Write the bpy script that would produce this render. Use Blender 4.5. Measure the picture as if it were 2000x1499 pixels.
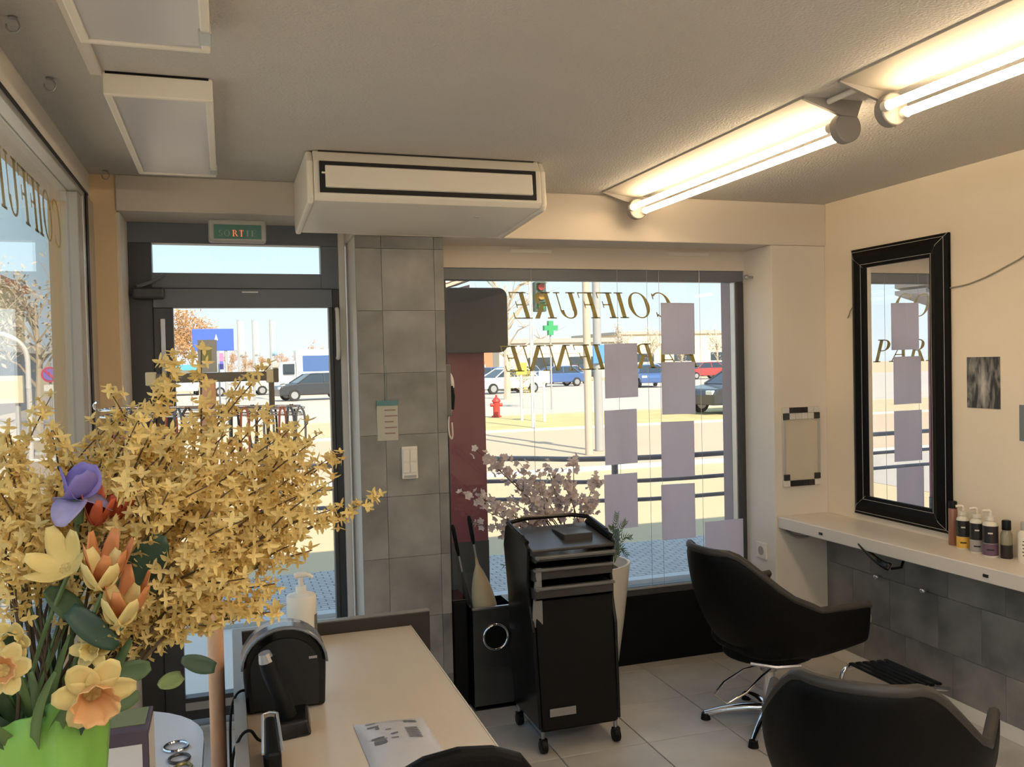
import bpy, math, random
from mathutils import Vector, Matrix, Euler
R = math.radians
rnd = random.Random(7)
scn = bpy.context.scene
for o in list(bpy.data.objects): bpy.data.objects.remove(o)
COL = scn.collection

# ------------------------------------------------------------------ camera
FPX, YAW, PITCH, ROLL, CAMZ = 1703.0, .31676, .02364, .02267, 1.6
cam_d = bpy.data.cameras.new('camera'); cam = bpy.data.objects.new('camera', cam_d); COL.objects.link(cam)
cam_d.sensor_fit = 'HORIZONTAL'; cam_d.sensor_width = 36; cam_d.lens = FPX / 2000 * 36
cam_d.clip_start = .05; cam_d.clip_end = 600
_f = Vector((math.sin(YAW)*math.cos(PITCH), math.cos(YAW)*math.cos(PITCH), -math.sin(PITCH)))
_r = Vector((math.cos(YAW), -math.sin(YAW), 0)); _u = _r.cross(_f)
CR = _r*math.cos(ROLL) - _u*math.sin(ROLL); CU = _u*math.cos(ROLL) + _r*math.sin(ROLL); CF = _f
cam.matrix_world = Matrix(((CR.x, CU.x, -CF.x, 0), (CR.y, CU.y, -CF.y, 0), (CR.z, CU.z, -CF.z, CAMZ), (0, 0, 0, 1)))
scn.camera = cam

def at(px, py, Y):
    """world point at depth Y that was measured at photo pixel (px, py)"""
    d = CR*((px-1000)/FPX) + CU*(-(py-749.5)/FPX) + CF
    return Vector((0, 0, CAMZ)) + d*(Y/d.y)

# ------------------------------------------------------------------ world, sun, exposure
wd = bpy.data.worlds.new('sky'); scn.world = wd; wd.use_nodes = True
nt = wd.node_tree; nt.nodes.clear()
_o = nt.nodes.new('ShaderNodeOutputWorld'); _b = nt.nodes.new('ShaderNodeBackground')
_g = nt.nodes.new('ShaderNodeTexCoord'); _s = nt.nodes.new('ShaderNodeSeparateXYZ'); _c = nt.nodes.new('ShaderNodeValToRGB')
_c.color_ramp.elements[0].position = 0.0; _c.color_ramp.elements[0].color = (.90, .96, 1, 1)
_c.color_ramp.elements[1].position = .55; _c.color_ramp.elements[1].color = (.50, .72, 1, 1)
_e = _c.color_ramp.elements.new(.16); _e.color = (.66, .89, 1, 1)
nt.links.new(_g.outputs['Generated'], _s.inputs[0]); nt.links.new(_s.outputs['Z'], _c.inputs[0])
nt.links.new(_c.outputs[0], _b.inputs[0]); _b.inputs[1].default_value = .72
nt.links.new(_b.outputs[0], _o.inputs[0])
sun_d = bpy.data.lights.new('sun', 'SUN'); sun = bpy.data.objects.new('sun', sun_d); COL.objects.link(sun)
sun_d.energy = 4.8; sun_d.angle = .009; sun_d.color = (1, .86, .66)
sun.rotation_euler = Vector((-.16, .92, -.74)).to_track_quat('-Z', 'Y').to_euler()
vs = scn.view_settings; vs.view_transform = 'Standard'; vs.look = 'None'; vs.gamma = 1; vs.use_curve_mapping = False
vs.exposure = 0.75
scn.cycles.use_denoising = True
scn.cycles.max_bounces = 10; scn.cycles.diffuse_bounces = 6; scn.cycles.transparent_max_bounces = 16
scn.cycles.caustics_reflective = False; scn.cycles.caustics_refractive = False

# ------------------------------------------------------------------ materials
MATS = {}
def mat(name, col, rough=.6, metal=0, var=.0, vscale=8, bump=0, bscale=60, spec=.5, emit=None, estr=0, coat=0, rand=0, trans=0, sub=None, stretch=None):
    if name in MATS: return MATS[name]
    m = bpy.data.materials.new(name); m.use_nodes = True; n = m.node_tree; p = n.nodes['Principled BSDF']
    p.inputs['Roughness'].default_value = rough; p.inputs['Metallic'].default_value = metal
    p.inputs['Specular IOR Level'].default_value = spec; p.inputs['Coat Weight'].default_value = coat
    p.inputs['Base Color'].default_value = (*col, 1)
    tc = n.nodes.new('ShaderNodeTexCoord'); src = tc.outputs['Object']
    if stretch:
        mp = n.nodes.new('ShaderNodeMapping'); mp.inputs['Scale'].default_value = stretch
        n.links.new(src, mp.inputs[0]); src = mp.outputs[0]
    cur = None
    if var or rand:
        hs = n.nodes.new('ShaderNodeHueSaturation'); hs.inputs['Color'].default_value = (*col, 1)
        ad = n.nodes.new('ShaderNodeMath'); ad.operation = 'MULTIPLY_ADD'
        nz = n.nodes.new('ShaderNodeTexNoise'); nz.inputs['Scale'].default_value = vscale; nz.inputs['Detail'].default_value = 5
        if rand:
            oi = n.nodes.new('ShaderNodeObjectInfo'); va = n.nodes.new('ShaderNodeVectorMath'); va.operation = 'ADD'
            sc_ = n.nodes.new('ShaderNodeMath'); sc_.operation = 'MULTIPLY'; sc_.inputs[1].default_value = 37
            n.links.new(oi.outputs['Random'], sc_.inputs[0]); n.links.new(sc_.outputs[0], va.inputs[1]); n.links.new(src, va.inputs[0])
            n.links.new(va.outputs[0], nz.inputs['Vector'])
        else: n.links.new(src, nz.inputs['Vector'])
        n.links.new(nz.outputs['Fac'], ad.inputs[0]); ad.inputs[1].default_value = 2*var; ad.inputs[2].default_value = 1-var
        last = ad.outputs[0]
        if rand:
            a2 = n.nodes.new('ShaderNodeMath'); a2.operation = 'MULTIPLY_ADD'; a2.inputs[1].default_value = 2*rand; a2.inputs[2].default_value = -rand
            n.links.new(oi.outputs['Random'], a2.inputs[0]); a3 = n.nodes.new('ShaderNodeMath'); a3.operation = 'ADD'
            n.links.new(last, a3.inputs[0]); n.links.new(a2.outputs[0], a3.inputs[1]); last = a3.outputs[0]
        n.links.new(last, hs.inputs['Value']); n.links.new(hs.outputs[0], p.inputs['Base Color'])
    if bump:
        bz = n.nodes.new('ShaderNodeTexNoise'); bz.inputs['Scale'].default_value = bscale; bz.inputs['Detail'].default_value = 3
        n.links.new(src, bz.inputs['Vector']); bp = n.nodes.new('ShaderNodeBump'); bp.inputs['Strength'].default_value = bump; bp.inputs['Distance'].default_value = .01
        n.links.new(bz.outputs['Fac'], bp.inputs['Height']); n.links.new(bp.outputs[0], p.inputs['Normal'])
    if emit: p.inputs['Emission Color'].default_value = (*emit, 1); p.inputs['Emission Strength'].default_value = estr
    if trans:
        out = n.nodes['Material Output']; tl = n.nodes.new('ShaderNodeBsdfTranslucent'); tl.inputs[0].default_value = (*(sub or col), 1)
        mx = n.nodes.new('ShaderNodeMixShader'); mx.inputs[0].default_value = trans
        n.links.new(p.outputs[0], mx.inputs[1]); n.links.new(tl.outputs[0], mx.inputs[2]); n.links.new(mx.outputs[0], out.inputs[0])
    MATS[name] = m; return m

def glass_mat(name, tint=(1, 1, 1), ior=1.5):
    m = bpy.data.materials.new(name); m.use_nodes = True; n = m.node_tree; n.nodes.clear()
    o = n.nodes.new('ShaderNodeOutputMaterial'); t = n.nodes.new('ShaderNodeBsdfTransparent'); t.inputs[0].default_value = (*tint, 1)
    g = n.nodes.new('ShaderNodeBsdfGlossy'); g.inputs['Roughness'].default_value = 0; f = n.nodes.new('ShaderNodeFresnel')
    ge = n.nodes.new('ShaderNodeNewGeometry'); mr = n.nodes.new('ShaderNodeMapRange'); mr.inputs[3].default_value = ior; mr.inputs[4].default_value = 1/ior
    n.links.new(ge.outputs['Backfacing'], mr.inputs[0]); n.links.new(mr.outputs[0], f.inputs[0])
    x = n.nodes.new('ShaderNodeMixShader'); n.links.new(f.outputs[0], x.inputs[0]); n.links.new(t.outputs[0], x.inputs[1]); n.links.new(g.outputs[0], x.inputs[2])
    n.links.new(x.outputs[0], o.inputs[0]); MATS[name] = m; return m

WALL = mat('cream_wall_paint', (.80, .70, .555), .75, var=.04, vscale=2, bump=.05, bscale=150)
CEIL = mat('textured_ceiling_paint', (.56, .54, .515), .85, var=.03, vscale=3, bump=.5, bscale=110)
OFFW = mat('off_white_paint', (.74, .69, .62), .7, var=.03, vscale=2)
BEAMP = mat('soffit_paint', (.70, .635, .56), .75, var=.03, vscale=2)
BEIGE = mat('ochre_plaster', (.88, .66, .40), .8, var=.06, vscale=3, bump=.05)
WHITEP = mat('white_plastic', (.78, .74, .66), .4, var=.02)
ACW = mat('aircon_casing', (.84, .79, .70), .45, var=.02)
BLACK = mat('black_plastic', (.005, .005, .005), .45, var=.1, spec=.2)
BLKG = mat('black_gloss', (.005, .005, .005), .18, spec=.35, var=.05)
LEATH = mat('black_leatherette', (.004, .0036, .0034), .5, var=.2, vscale=30, bump=.12, bscale=250, spec=.12)
LEATE = mat('leather_piping', (.035, .030, .026), .5, var=.1)
ANTH = mat('anthracite_frame', (.15, .168, .20), .42, var=.05)
ANTHD = mat('dark_frame', (.05, .052, .058), .4, var=.05)
ALU = mat('aluminium', (.55, .55, .54), .35, metal=.7, var=.05)
CHROME = mat('chrome', (.75, .75, .78), .08, metal=1, var=.02)
STEEL = mat('steel', (.42, .42, .44), .3, metal=.9, var=.05)
TILEF = mat('beige_floor_tile', (.47, .44, .40), .34, var=.32, vscale=5, rand=.06, bump=.04, bscale=30)
GROUT = mat('floor_grout', (.20, .18, .155), .9, var=.1, vscale=20)
SLATE = mat('grey_slate_tile', (.25, .242, .228), .40, var=.85, vscale=5, rand=.10, bump=.06, bscale=25)
SLATD = mat('dark_slate_tile', (.215, .205, .19), .33, var=.85, vscale=5, rand=.12, bump=.06, bscale=25)
GROUT2 = mat('wall_grout', (.20, .19, .17), .9, var=.1)
COUNT = mat('counter_laminate', (.68, .62, .55), .35, var=.04, vscale=6)
DESKW = mat('birch_laminate', (.60, .50, .38), .30, var=.07, vscale=3, stretch=(6, .6, 6))
DKWOOD = mat('dark_brown_edge', (.022, .018, .014), .45, var=.3, vscale=10)
MIRR = mat('mirror_silver', (.9, .9, .9), .0, metal=1)
PAPER = mat('window_sheet_paper', (.74, .71, .75), .8, var=.03, trans=.6, sub=(.80, .76, .84))
GOLD = mat('gold_lettering', (.62, .47, .15), .5, var=.1, trans=.65, sub=(.66, .52, .20))
GLASS = glass_mat('window_glass', (.96, .98, .98), 1.45)
GLASSL = glass_mat('side_window_glass', (.96, .98, .98), 1.45)
TUBE = mat('fluorescent_tube', (1, .9, .7), .3, emit=(1, .75, .46), estr=12.5)
TUBEFILL = mat('neutral_fill_tube', (1, .97, .92), .3, emit=(1, .93, .84), estr=26.0)  # cooler tube for the fill lamps added behind the camera

# ------------------------------------------------------------------ mesh helpers
class MB:
    def __init__(s): s.v = []; s.f = []; s.mi = []; s.cur = 0
    def add(s, vs_, fs):
        k = len(s.v); s.v += [tuple(v) for v in vs_]; s.f += [tuple(i+k for i in f) for f in fs]; s.mi += [s.cur]*len(fs); return s
    def box(s, a, b):
        x0, y0, z0 = a; x1, y1, z1 = b
        if x0 > x1: x0, x1 = x1, x0
        if y0 > y1: y0, y1 = y1, y0
        if z0 > z1: z0, z1 = z1, z0
        return s.add([(x0,y0,z0),(x1,y0,z0),(x1,y1,z0),(x0,y1,z0),(x0,y0,z1),(x1,y0,z1),(x1,y1,z1),(x0,y1,z1)],
              [(0,3,2,1),(4,5,6,7),(0,1,5,4),(1,2,6,5),(2,3,7,6),(3,0,4,7)])
    def hexa(s, p8): return s.add(p8, [(0,3,2,1),(4,5,6,7),(0,1,5,4),(1,2,6,5),(2,3,7,6),(3,0,4,7)])
    def prism(s, poly, axis, a, b):
        """extrude a 2D polygon along axis from a to b; 2D coords are the other two axes in order"""
        n = len(poly)
        def P(q, t): return {'x': (t, q[0], q[1]), 'y': (q[0], t, q[1]), 'z': (q[0], q[1], t)}[axis]
        return s.add([P(q, a) for q in poly] + [P(q, b) for q in poly],
              [tuple(range(n-1, -1, -1)), tuple(range(n, 2*n))] + [(i, (i+1) % n, n+(i+1) % n, n+i) for i in range(n)])
    def tube(s, pts, r, n=8, closed=False, caps=True):
        pts = [Vector(p) for p in pts]; m = len(pts); rr = r if isinstance(r, (list, tuple)) else [r]*m
        vs_ = []; fs = []; prev = None
        for i, p in enumerate(pts):
            if closed: t = pts[(i+1) % m] - pts[i-1]
            else: t = pts[min(i+1, m-1)] - pts[max(i-1, 0)]
            if t.length < 1e-9: t = Vector((0, 0, 1))
            t.normalize()
            if prev is None:
                a = Vector((0, 0, 1)) if abs(t.z) < .9 else Vector((1, 0, 0)); u = t.cross(a).normalized()
            else:
                u = prev - t*prev.dot(t)
                u = u.normalized() if u.length > 1e-6 else t.orthogonal().normalized()
            prev = u; w = t.cross(u)
            vs_ += [p + (u*math.cos(2*math.pi*k/n) + w*math.sin(2*math.pi*k/n))*rr[i] for k in range(n)]
        for i in range(m if closed else m-1):
            j = (i+1) % m
            for k in range(n): fs.append((i*n+k, i*n+(k+1) % n, j*n+(k+1) % n, j*n+k))
        if not closed and caps: fs += [tuple(range(n-1, -1, -1)), tuple((m-1)*n+k for k in range(n))]
        return s.add(vs_, fs)
    def cyl(s, a, b, r0, r1=None, n=16): return s.tube([a, b], [r0, r0 if r1 is None else r1], n)
    def lathe(s, prof, n=24, c=(0, 0, 0), sx=1, sy=1):
        vs_ = []; fs = []
        for r, z in prof: vs_ += [(c[0]+sx*r*math.cos(2*math.pi*k/n), c[1]+sy*r*math.sin(2*math.pi*k/n), c[2]+z) for k in range(n)]
        for i in range(len(prof)-1):
            for k in range(n): fs.append((i*n+k, i*n+(k+1) % n, (i+1)*n+(k+1) % n, (i+1)*n+k))
        fs += [tuple(range(n-1, -1, -1)), tuple((len(prof)-1)*n+k for k in range(n))]
        return s.add(vs_, fs)
    def ball(s, c, r, n=10, sz=1):
        return s.lathe([(max(1e-4, r*math.sin(math.pi*i/n)), -r*sz*math.cos(math.pi*i/n)) for i in range(n+1)], n*2, c)
    def grid(s, P):
        a, b = len(P), len(P[0])
        return s.add([q for row in P for q in row], [(i*b+j, i*b+j+1, (i+1)*b+j+1, (i+1)*b+j) for i in range(a-1) for j in range(b-1)])
    def build(s, name, m, parent=None, smooth=False, bevel=0, world=True, solid=0, sub=0, seg=2):
        if parent is not None and world:
            o_ = parent
            while o_.parent: o_ = o_.parent
            L = Vector(o_.location); s.v = [tuple(Vector(v)-L) for v in s.v]
        me = bpy.data.meshes.new(name); me.from_pydata(s.v, [], s.f)
        for x in (m if isinstance(m, (list, tuple)) else [m]): me.materials.append(x)
        for p, k in zip(me.polygons, s.mi): p.material_index = k
        if smooth:
            for p in me.polygons: p.use_smooth = True
        me.update(); o = bpy.data.objects.new(name, me); COL.objects.link(o)
        if parent is not None: o.parent = parent
        if solid: q = o.modifiers.new('solid', 'SOLIDIFY'); q.thickness = solid; q.offset = 0
        if sub: q = o.modifiers.new('sub', 'SUBSURF'); q.levels = q.render_levels = sub
        if bevel: q = o.modifiers.new('bevel', 'BEVEL'); q.width = bevel; q.segments = seg; q.limit_method = 'ANGLE'; q.angle_limit = R(40)
        if smooth and not sub:
            try: me.set_sharp_from_angle(angle=R(45))
            except Exception: pass
        return o

def tag(o, label, cat, group=None):
    o['label'] = label; o['category'] = cat
    if group: o['group'] = group
    return o
def thing(name, label, cat, loc=(0, 0, 0), rotz=0, group=None):
    o = bpy.data.objects.new(name, None); COL.objects.link(o); o.location = loc; o.rotation_euler = (0, 0, rotz); o.empty_display_size = .05
    return tag(o, label, cat, group)
def struct(o): o['kind'] = 'structure'; return o
def copy_tree(o, parent=None):
    c = o.copy(); COL.objects.link(c)
    if parent is not None: c.parent = parent
    for ch in list(o.children): copy_tree(ch, c)
    return c
def box(name, a, b, m, parent=None, bevel=0, world=True): return MB().box(a, b).build(name, m, parent, bevel=bevel, world=world)
def smoothcurve(pts, n=6):
    """catmull-rom through pts"""
    P = [Vector(p) for p in pts]; P = [P[0]*2-P[1]] + P + [P[-1]*2-P[-2]]; out = []
    for i in range(1, len(P)-2):
        for k in range(n):
            t = k/n; a, b, c, d = P[i-1:i+3]
            out.append(.5*((2*b)+(c-a)*t+(2*a-5*b+4*c-d)*t*t+(3*b-a-3*c+d)*t**3))
    return out + [P[-2]]

# ================================================================== THE ROOM
XR, XL, YF, CZ = 3.03, -.50, 4.14, 2.40          # right wall, left window plane, window face, ceiling
BY = -2.6
# floor
fl = struct(MB().box((-.66, BY, -.10), (XR+.14, 4.26, -.006)).build('floor', GROUT))
tm = None; TS = .39
for i in range(-6, 4):
    for j in range(-15, 3):
        x0, y0 = 2.02+i*TS, 3.262+j*TS
        x1, y1 = x0+TS, y0+TS
        if x0 < -.49 or x1 > XR+TS*.99: continue
        cx1, cy1 = min(x1, XR), min(y1, YF)
        if cx1-x0 < .04 or cy1-y0 < .04: continue
        full = abs(cx1-x1) < 1e-6 and abs(cy1-y1) < 1e-6
        if full and tm:
            o = bpy.data.objects.new('floor_tile', tm.data); COL.objects.link(o); o.parent = fl; o.location = (x0, y0, 0)
            q = o.modifiers.new('bevel', 'BEVEL'); q.width = .0015; q.segments = 1
            continue
        o = MB().box((.0022, .0022, -.012), (cx1-x0-.0022, cy1-y0-.0022, 0)).build('floor_tile', TILEF, fl, world=False, bevel=.0015, seg=1); o.location = (x0, y0, 0)
        if full: tm = o
# ceiling
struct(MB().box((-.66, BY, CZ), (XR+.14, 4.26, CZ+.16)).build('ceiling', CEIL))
# right wall and its slate cladding below the counter
wr = struct(MB().box((XR, BY, 0), (XR+.14, 4.26, CZ)).build('wall_right', WALL))
struct(MB().box((-.66, BY-.12, 0), (XR+.14, BY, CZ)).build('wall_back', WALL))
struct(MB().box((XR-.012, BY, 0), (XR, 3.88, .068)).build('baseboard_right', OFFW, bevel=.003))
def clad(y0, y1, z0, z1):
    MB().box((XR-.013, y0+.0008, z0+.0008), (XR, y1-.0008, z1-.0008)).build('slate_tile', SLATD, wr, bevel=.0008, seg=1)
rows = [(.068, .265, [3.88, 3.60, 3.32, 3.04, 2.76, 2.48, 2.2, 1.92, 1.64, 1.36, 1.08, .8, .6]), (.265, .51, [3.88, 3.68, 3.42, 3.12, 2.88, 2.60, 2.3, 1.92, 1.6, 1.3, 1.0, .8, .6]),
        (.51, .71, [3.88, 3.55, 3.32, 3.06, 2.76, 2.46, 2.2, 1.92, 1.62, 1.3, 1.04, .8, .6])]
for z0, z1, ys in rows:
    for a, b in zip(ys, ys[1:]): clad(b, a, z0, z1)
# front wall: pier by the right wall, black parapet under the window, column core, pier by the side window, header
wf = struct(MB().box((2.70, 3.88, 0), (XR, 4.26, 2.18)).box((.56, 3.893, 0), (.956, 4.26, 2.18)).build('wall_front', OFFW, bevel=.003))
struct(MB().box((.956, YF-.01, 0), (2.70, 4.26, .355)).build('trim_1', mat('black_parapet', (.005, .005, .005), .55, var=.2, spec=.15)))
struct(MB().box((-.655, 3.88, -.15), (-.405, 4.26, 2.40)).build('trim_2', BEIGE))
struct(MB().box((-.405, 3.885, 0), (-.392, 4.26, 2.25)).build('trim_3', OFFW))
struct(MB().box((.956, YF-.005, 2.072), (2.70, 4.26, 2.18)).build('trim_4', BEAMP))
# beam over the shop front, lower over the window than over the door
struct(MB().box((.545, 3.87, 2.18), (XR, 4.26, CZ)).box((-.405, 3.87, 2.255), (.545, 4.26, CZ)).build('trim_5', BEAMP, bevel=.004))
# slate tiles on the column front
zs = [2.18, 2.123, 1.846, 1.567, 1.289, 1.011, .733, .455, .177, 0]
for a, b in zip(zs, zs[1:]):
    for x0, x1 in ((.557, .672), (.672, .912), (.912, .957)):
        MB().box((x0+.0006, 3.88, b+.0006), (x1-.0006, 3.894, a-.0006)).build('slate_tile', SLATE, wf, bevel=.0008, seg=1)
for x0, x1 in ((1.36, 1.58), (2.24, 2.48)):
    MB().box((x0, YF-.013, 2.148), (x1, YF-.004, 2.168)).build('vent_slot', WHITEP, wf, bevel=.002)

# front shop window
w1 = struct(thing('window_1', 'x', 'x')); del w1['label']; del w1['category']
box('frame_top', (.956, YF, 2.012), (2.70, YF+.06, 2.072), ANTH, w1, .004)
box('frame_bottom', (.956, YF, .355), (2.70, YF+.06, .405), ANTHD, w1, .004)
box('sill_bead', (1.0, YF-.006, .392), (2.66, YF+.002, .402), ALU, w1)
box('frame_side', (.956, YF, .405), (1.03, YF+.06, 2.012), ANTHD, w1, .004)
box('frame_side', (2.655, YF, .405), (2.70, YF+.06, 2.012), ANTHD, w1, .004)
box('frame_bead', (2.647, YF+.01, .405), (2.657, YF+.05, 2.012), ALU, w1)
box('pane', (1.03, YF+.03, .405), (2.655, YF+.036, 2.012), GLASS, w1)
# entrance door with transom light
d1 = struct(thing('door_1', 'x', 'x')); del d1['label']; del d1['category']
DY = 4.15
box('frame_top', (-.392, DY, 2.165), (.52, DY+.07, 2.262), ANTH, d1, .003)
box('frame_rail', (-.30, DY, 1.965), (.435, DY+.07, 2.034), ANTH, d1, .003)
box('frame_side', (-.392, DY, 0), (-.296, DY+.07, 2.165), ANTHD, d1, .003)
box('frame_side', (.435, DY, 1.965), (.52, DY+.07, 2.165), ANTH, d1, .003)
box('frame_side', (.482, DY, 0), (.52, DY+.07, 1.965), ANTHD, d1, .003)
box('frame_cover', (.515, DY-.02, 0), (.545, DY+.08, 2.255), OFFW, d1, .003)
box('transom_pane', (-.296, DY+.03, 2.034), (.435, DY+.036, 2.165), GLASS, d1)
leaf = box('door_leaf', (-.296, DY-.012, 1.878), (.482, DY+.045, 1.963), ANTH, d1, .003)
box('stile', (-.296, DY-.012, .03), (-.214, DY+.045, 1.878), ANTHD, leaf, .003)
box('stile', (.464, DY-.012, .03), (.482, DY+.045, 1.878), ANTHD, leaf, .003)
box('rail', (-.214, DY-.012, .03), (.464, DY+.045, .13), ANTHD, leaf, .003)
box('kick_strip', (-.214, DY-.016, .075), (.464, DY-.012, .11), ALU, leaf)
box('pane', (-.214, DY+.014, .13), (.464, DY+.02, 1.878), GLASS, leaf)
box('lock_plate', (-.268, DY-.018, 1.56), (-.248, DY-.012, 1.83), STEEL, leaf, .002)
box('brand_strip', (.08, DY-.0135, 1.945), (.15, DY-.012, 1.951), ALU, leaf)
MB().cyl((-.258, DY-.03, 1.55), (-.258, DY-.012, 1.55), .012).build('lock_cylinder', STEEL, leaf, smooth=True)
MB().tube(smoothcurve([(.50, DY-.01, 1.87), (.50, DY-.045, 1.85), (.50, DY-.045, 1.66), (.50, DY-.01, 1.64)], 5), .009, 8).build('pull_bar', WHITEP, d1, smooth=True)
dc = MB().box((-.375, DY-.06, 1.915), (-.245, DY-.012, 1.965)).build('door_closer', ANTHD, d1, bevel=.01)
MB().tube([(-.355, DY-.045, 1.968), (-.30, DY-.05, 1.985), (-.245, DY-.04, 2.02)], .008, 8).build('closer_arm', ANTH, dc, smooth=True)
# side window wall
struct(MB().box((-.655, BY, 2.285), (XL, 3.88, CZ)).build('wall_left', OFFW))
struct(MB().box((-.655, BY, 0), (XL, 3.88, .30)).build('trim_6', OFFW))
w2 = struct(thing('window_2', 'x', 'x')); del w2['label']; del w2['category']
box('frame_top', (-.535, BY, 2.262), (XL+.012, 3.66, 2.285), ALU, w2, .002)
box('gasket', (-.50, BY, 2.2785), (XL+.018, 3.70, 2.2865), BLACK, w2)
box('frame_side', (-.534, 3.52, .30), (XL+.006, 3.645, 2.262), mat('pale_frame', (.42, .39, .34), .45, var=.04), w2, .004)
box('frame_bead', (-.54, 3.60, .30), (XL+.012, 3.645, 2.262), ALU, w2, .002)
box('gasket', (-.52, 3.645, .30), (XL+.016, 3.70, 2.285), BLACK, w2)
box('frame_side', (-.54, 3.70, .30), (XL+.012, 3.88, 2.285), ALU, w2, .003)
box('frame_bottom', (-.56, BY, .30), (XL+.01, 3.52, .35), ALU, w2, .003)
box('pane', (-.53, BY+.02, .35), (-.524, 3.52, 2.262), GLASSL, w2)
# outside of the building: roof slab, reveal beside the window
struct(MB().box((-.72, BY-.2, CZ+.16), (6.5, 4.40, 3.1)).build('roof', mat('roof_grey', (.35, .34, .33), .8, var=.1)))
struct(MB().box((2.70, 4.26, -.15), (3.4, 4.37, 2.5)).box((-.66, 4.26, 2.262), (2.70, 4.40, 2.5)).build('wall_outside', mat('mauve_render', (.40, .32, .33), .8, var=.06)))
struct(MB().box((3.4, BY, -.15), (6.5, 4.40, 2.6)).build('wall_neighbour', mat('mauve_render', (0, 0, 0))))

# ================================================================== CEILING THINGS
# ceiling mounted air conditioner
ac = thing('air_conditioner', 'cream ceiling air conditioner with black-edged slot in front of the column', 'air conditioner', (.76, 3.56, 2.2))
P = [(3.285, 2.398), (3.255, 2.355), (3.245, 2.23), (3.262, 2.21), (3.84, 2.178), (3.866, 2.20), (3.866, 2.398)]
def yz(poly, x0, x1, inset0=0):
    return MB().prism(poly, 'x', x0, x1)
yz(P, .325, 1.205).build('casing', ACW, ac, bevel=.004)
for x0, x1 in ((.300, .325), (1.205, 1.23)):
    Q = [(3.295, 2.398), (3.262, 2.355), (3.25, 2.22), (3.27, 2.20), (3.84, 2.17), (3.866, 2.19), (3.866, 2.398)]
    yz(Q, x0, x1).build('end_cover', ACW, ac, bevel=.01, seg=3)
yz([(3.268, 2.362), (3.246, 2.350), (3.240, 2.238), (3.262, 2.236)], .345, 1.182).build('outlet_frame', mat('black_slot', (.006, .006, .006), .6, var=.1), ac)
lv = yz([(3.25, 2.340), (3.241, 2.336), (3.232, 2.258), (3.245, 2.254)], .365, 1.166).build('louvre', ACW, ac, bevel=.003)
box('louvre_pin', (.352, 3.235, 2.305), (.366, 3.242, 2.311), ACW, lv)
box('top_gap', (.345, 3.279, 2.3935), (1.185, 3.283, 2.3995), DKWOOD, ac)
box('badge', (.985, 3.44, 2.1985), (1.005, 3.455, 2.2005), STEEL, ac)
# exit sign
ex = thing('exit_sign', 'green exit light box lettered SORTIE hung under the beam above the door', 'exit sign', (.065, 3.86, 2.22))
MB().box((-.052, 3.80, 2.128), (.178, 3.865, 2.222)).build('housing', mat('sign_casing', (.42, .41, .38), .45, var=.03), ex, bevel=.012, seg=3)
face = box('face', (-.030, 3.7965, 2.140), (.158, 3.801, 2.198), mat('exit_green', (.07, .20, .15), .35, var=.06), ex)

# ceiling light boxes on the left
def light_box(label, y0, y1, x0=-.288, x1=-.012, h=.062):
    t = thing('ceiling_light_box', label, 'ceiling light', ((x0+x1)/2, (y0+y1)/2, CZ-h), group=None)
    DIFF = mat('unlit_diffuser', (.60, .59, .63), .28, var=.03)
    box('frame_end', (x0, y0, CZ-h), (x1, y0+.018, CZ), ACW, t, .004)
    box('frame_end', (x0, y1-.018, CZ-h), (x1, y1, CZ), ACW, t, .004)
    box('frame_side', (x0, y0+.018, CZ-h), (x0+.02, y1-.018, CZ), ACW, t, .004)
    box('frame_side', (x1-.02, y0+.018, CZ-h), (x1, y1-.018, CZ), ACW, t, .004)
    box('diffuser', (x0+.02, y0+.018, CZ-h+.006), (x1-.02, y1-.018, CZ-.01), DIFF, t)
    box('clip', (x1-.024, y1-.14, CZ-h-.003), (x1+.003, y1-.06, CZ-h+.02), ALU, t, .002)
    box('gap', (x0+.006, y0-.004, CZ-.006), (x1-.01, y0+.001, CZ-.0005), BLACK, t)
light_box('unlit white ceiling light panel beside the air conditioner above the side window', 2.55, 3.55)
light_box('unlit white ceiling light panel with its clipped frame further from the air conditioner', 1.12, 2.17)
struct(MB().box((-.318, 1.0, CZ-.012), (-.29, 2.55, CZ)).build('trim_7', OFFW))
for i, (px, py) in enumerate(((30, 30), (97, 150), (215, 346))):
    y = (2.214, 2.645, 3.80)[i]; x = -.43
    t = thing('ceiling_hook', 'small metal ceiling hook '+['beside the gap between the two light panels', 'beside the panel next to the air conditioner', 'close to the ochre pier'][i], 'hook', (x, y, CZ), group='hooks in the ceiling above the side window')
    MB().cyl((x, y, CZ), (x, y, CZ-.004), .010, n=12).build('hook_plate', STEEL, t, smooth=True)
    MB().tube([(x+.014*math.sin(a)*1.0, y, CZ-.004-.016+.016*math.cos(a)) for a in [R(k) for k in range(0, 281, 28)]], .0022, 6).build('hook_wire', STEEL, t, smooth=True)

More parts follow.
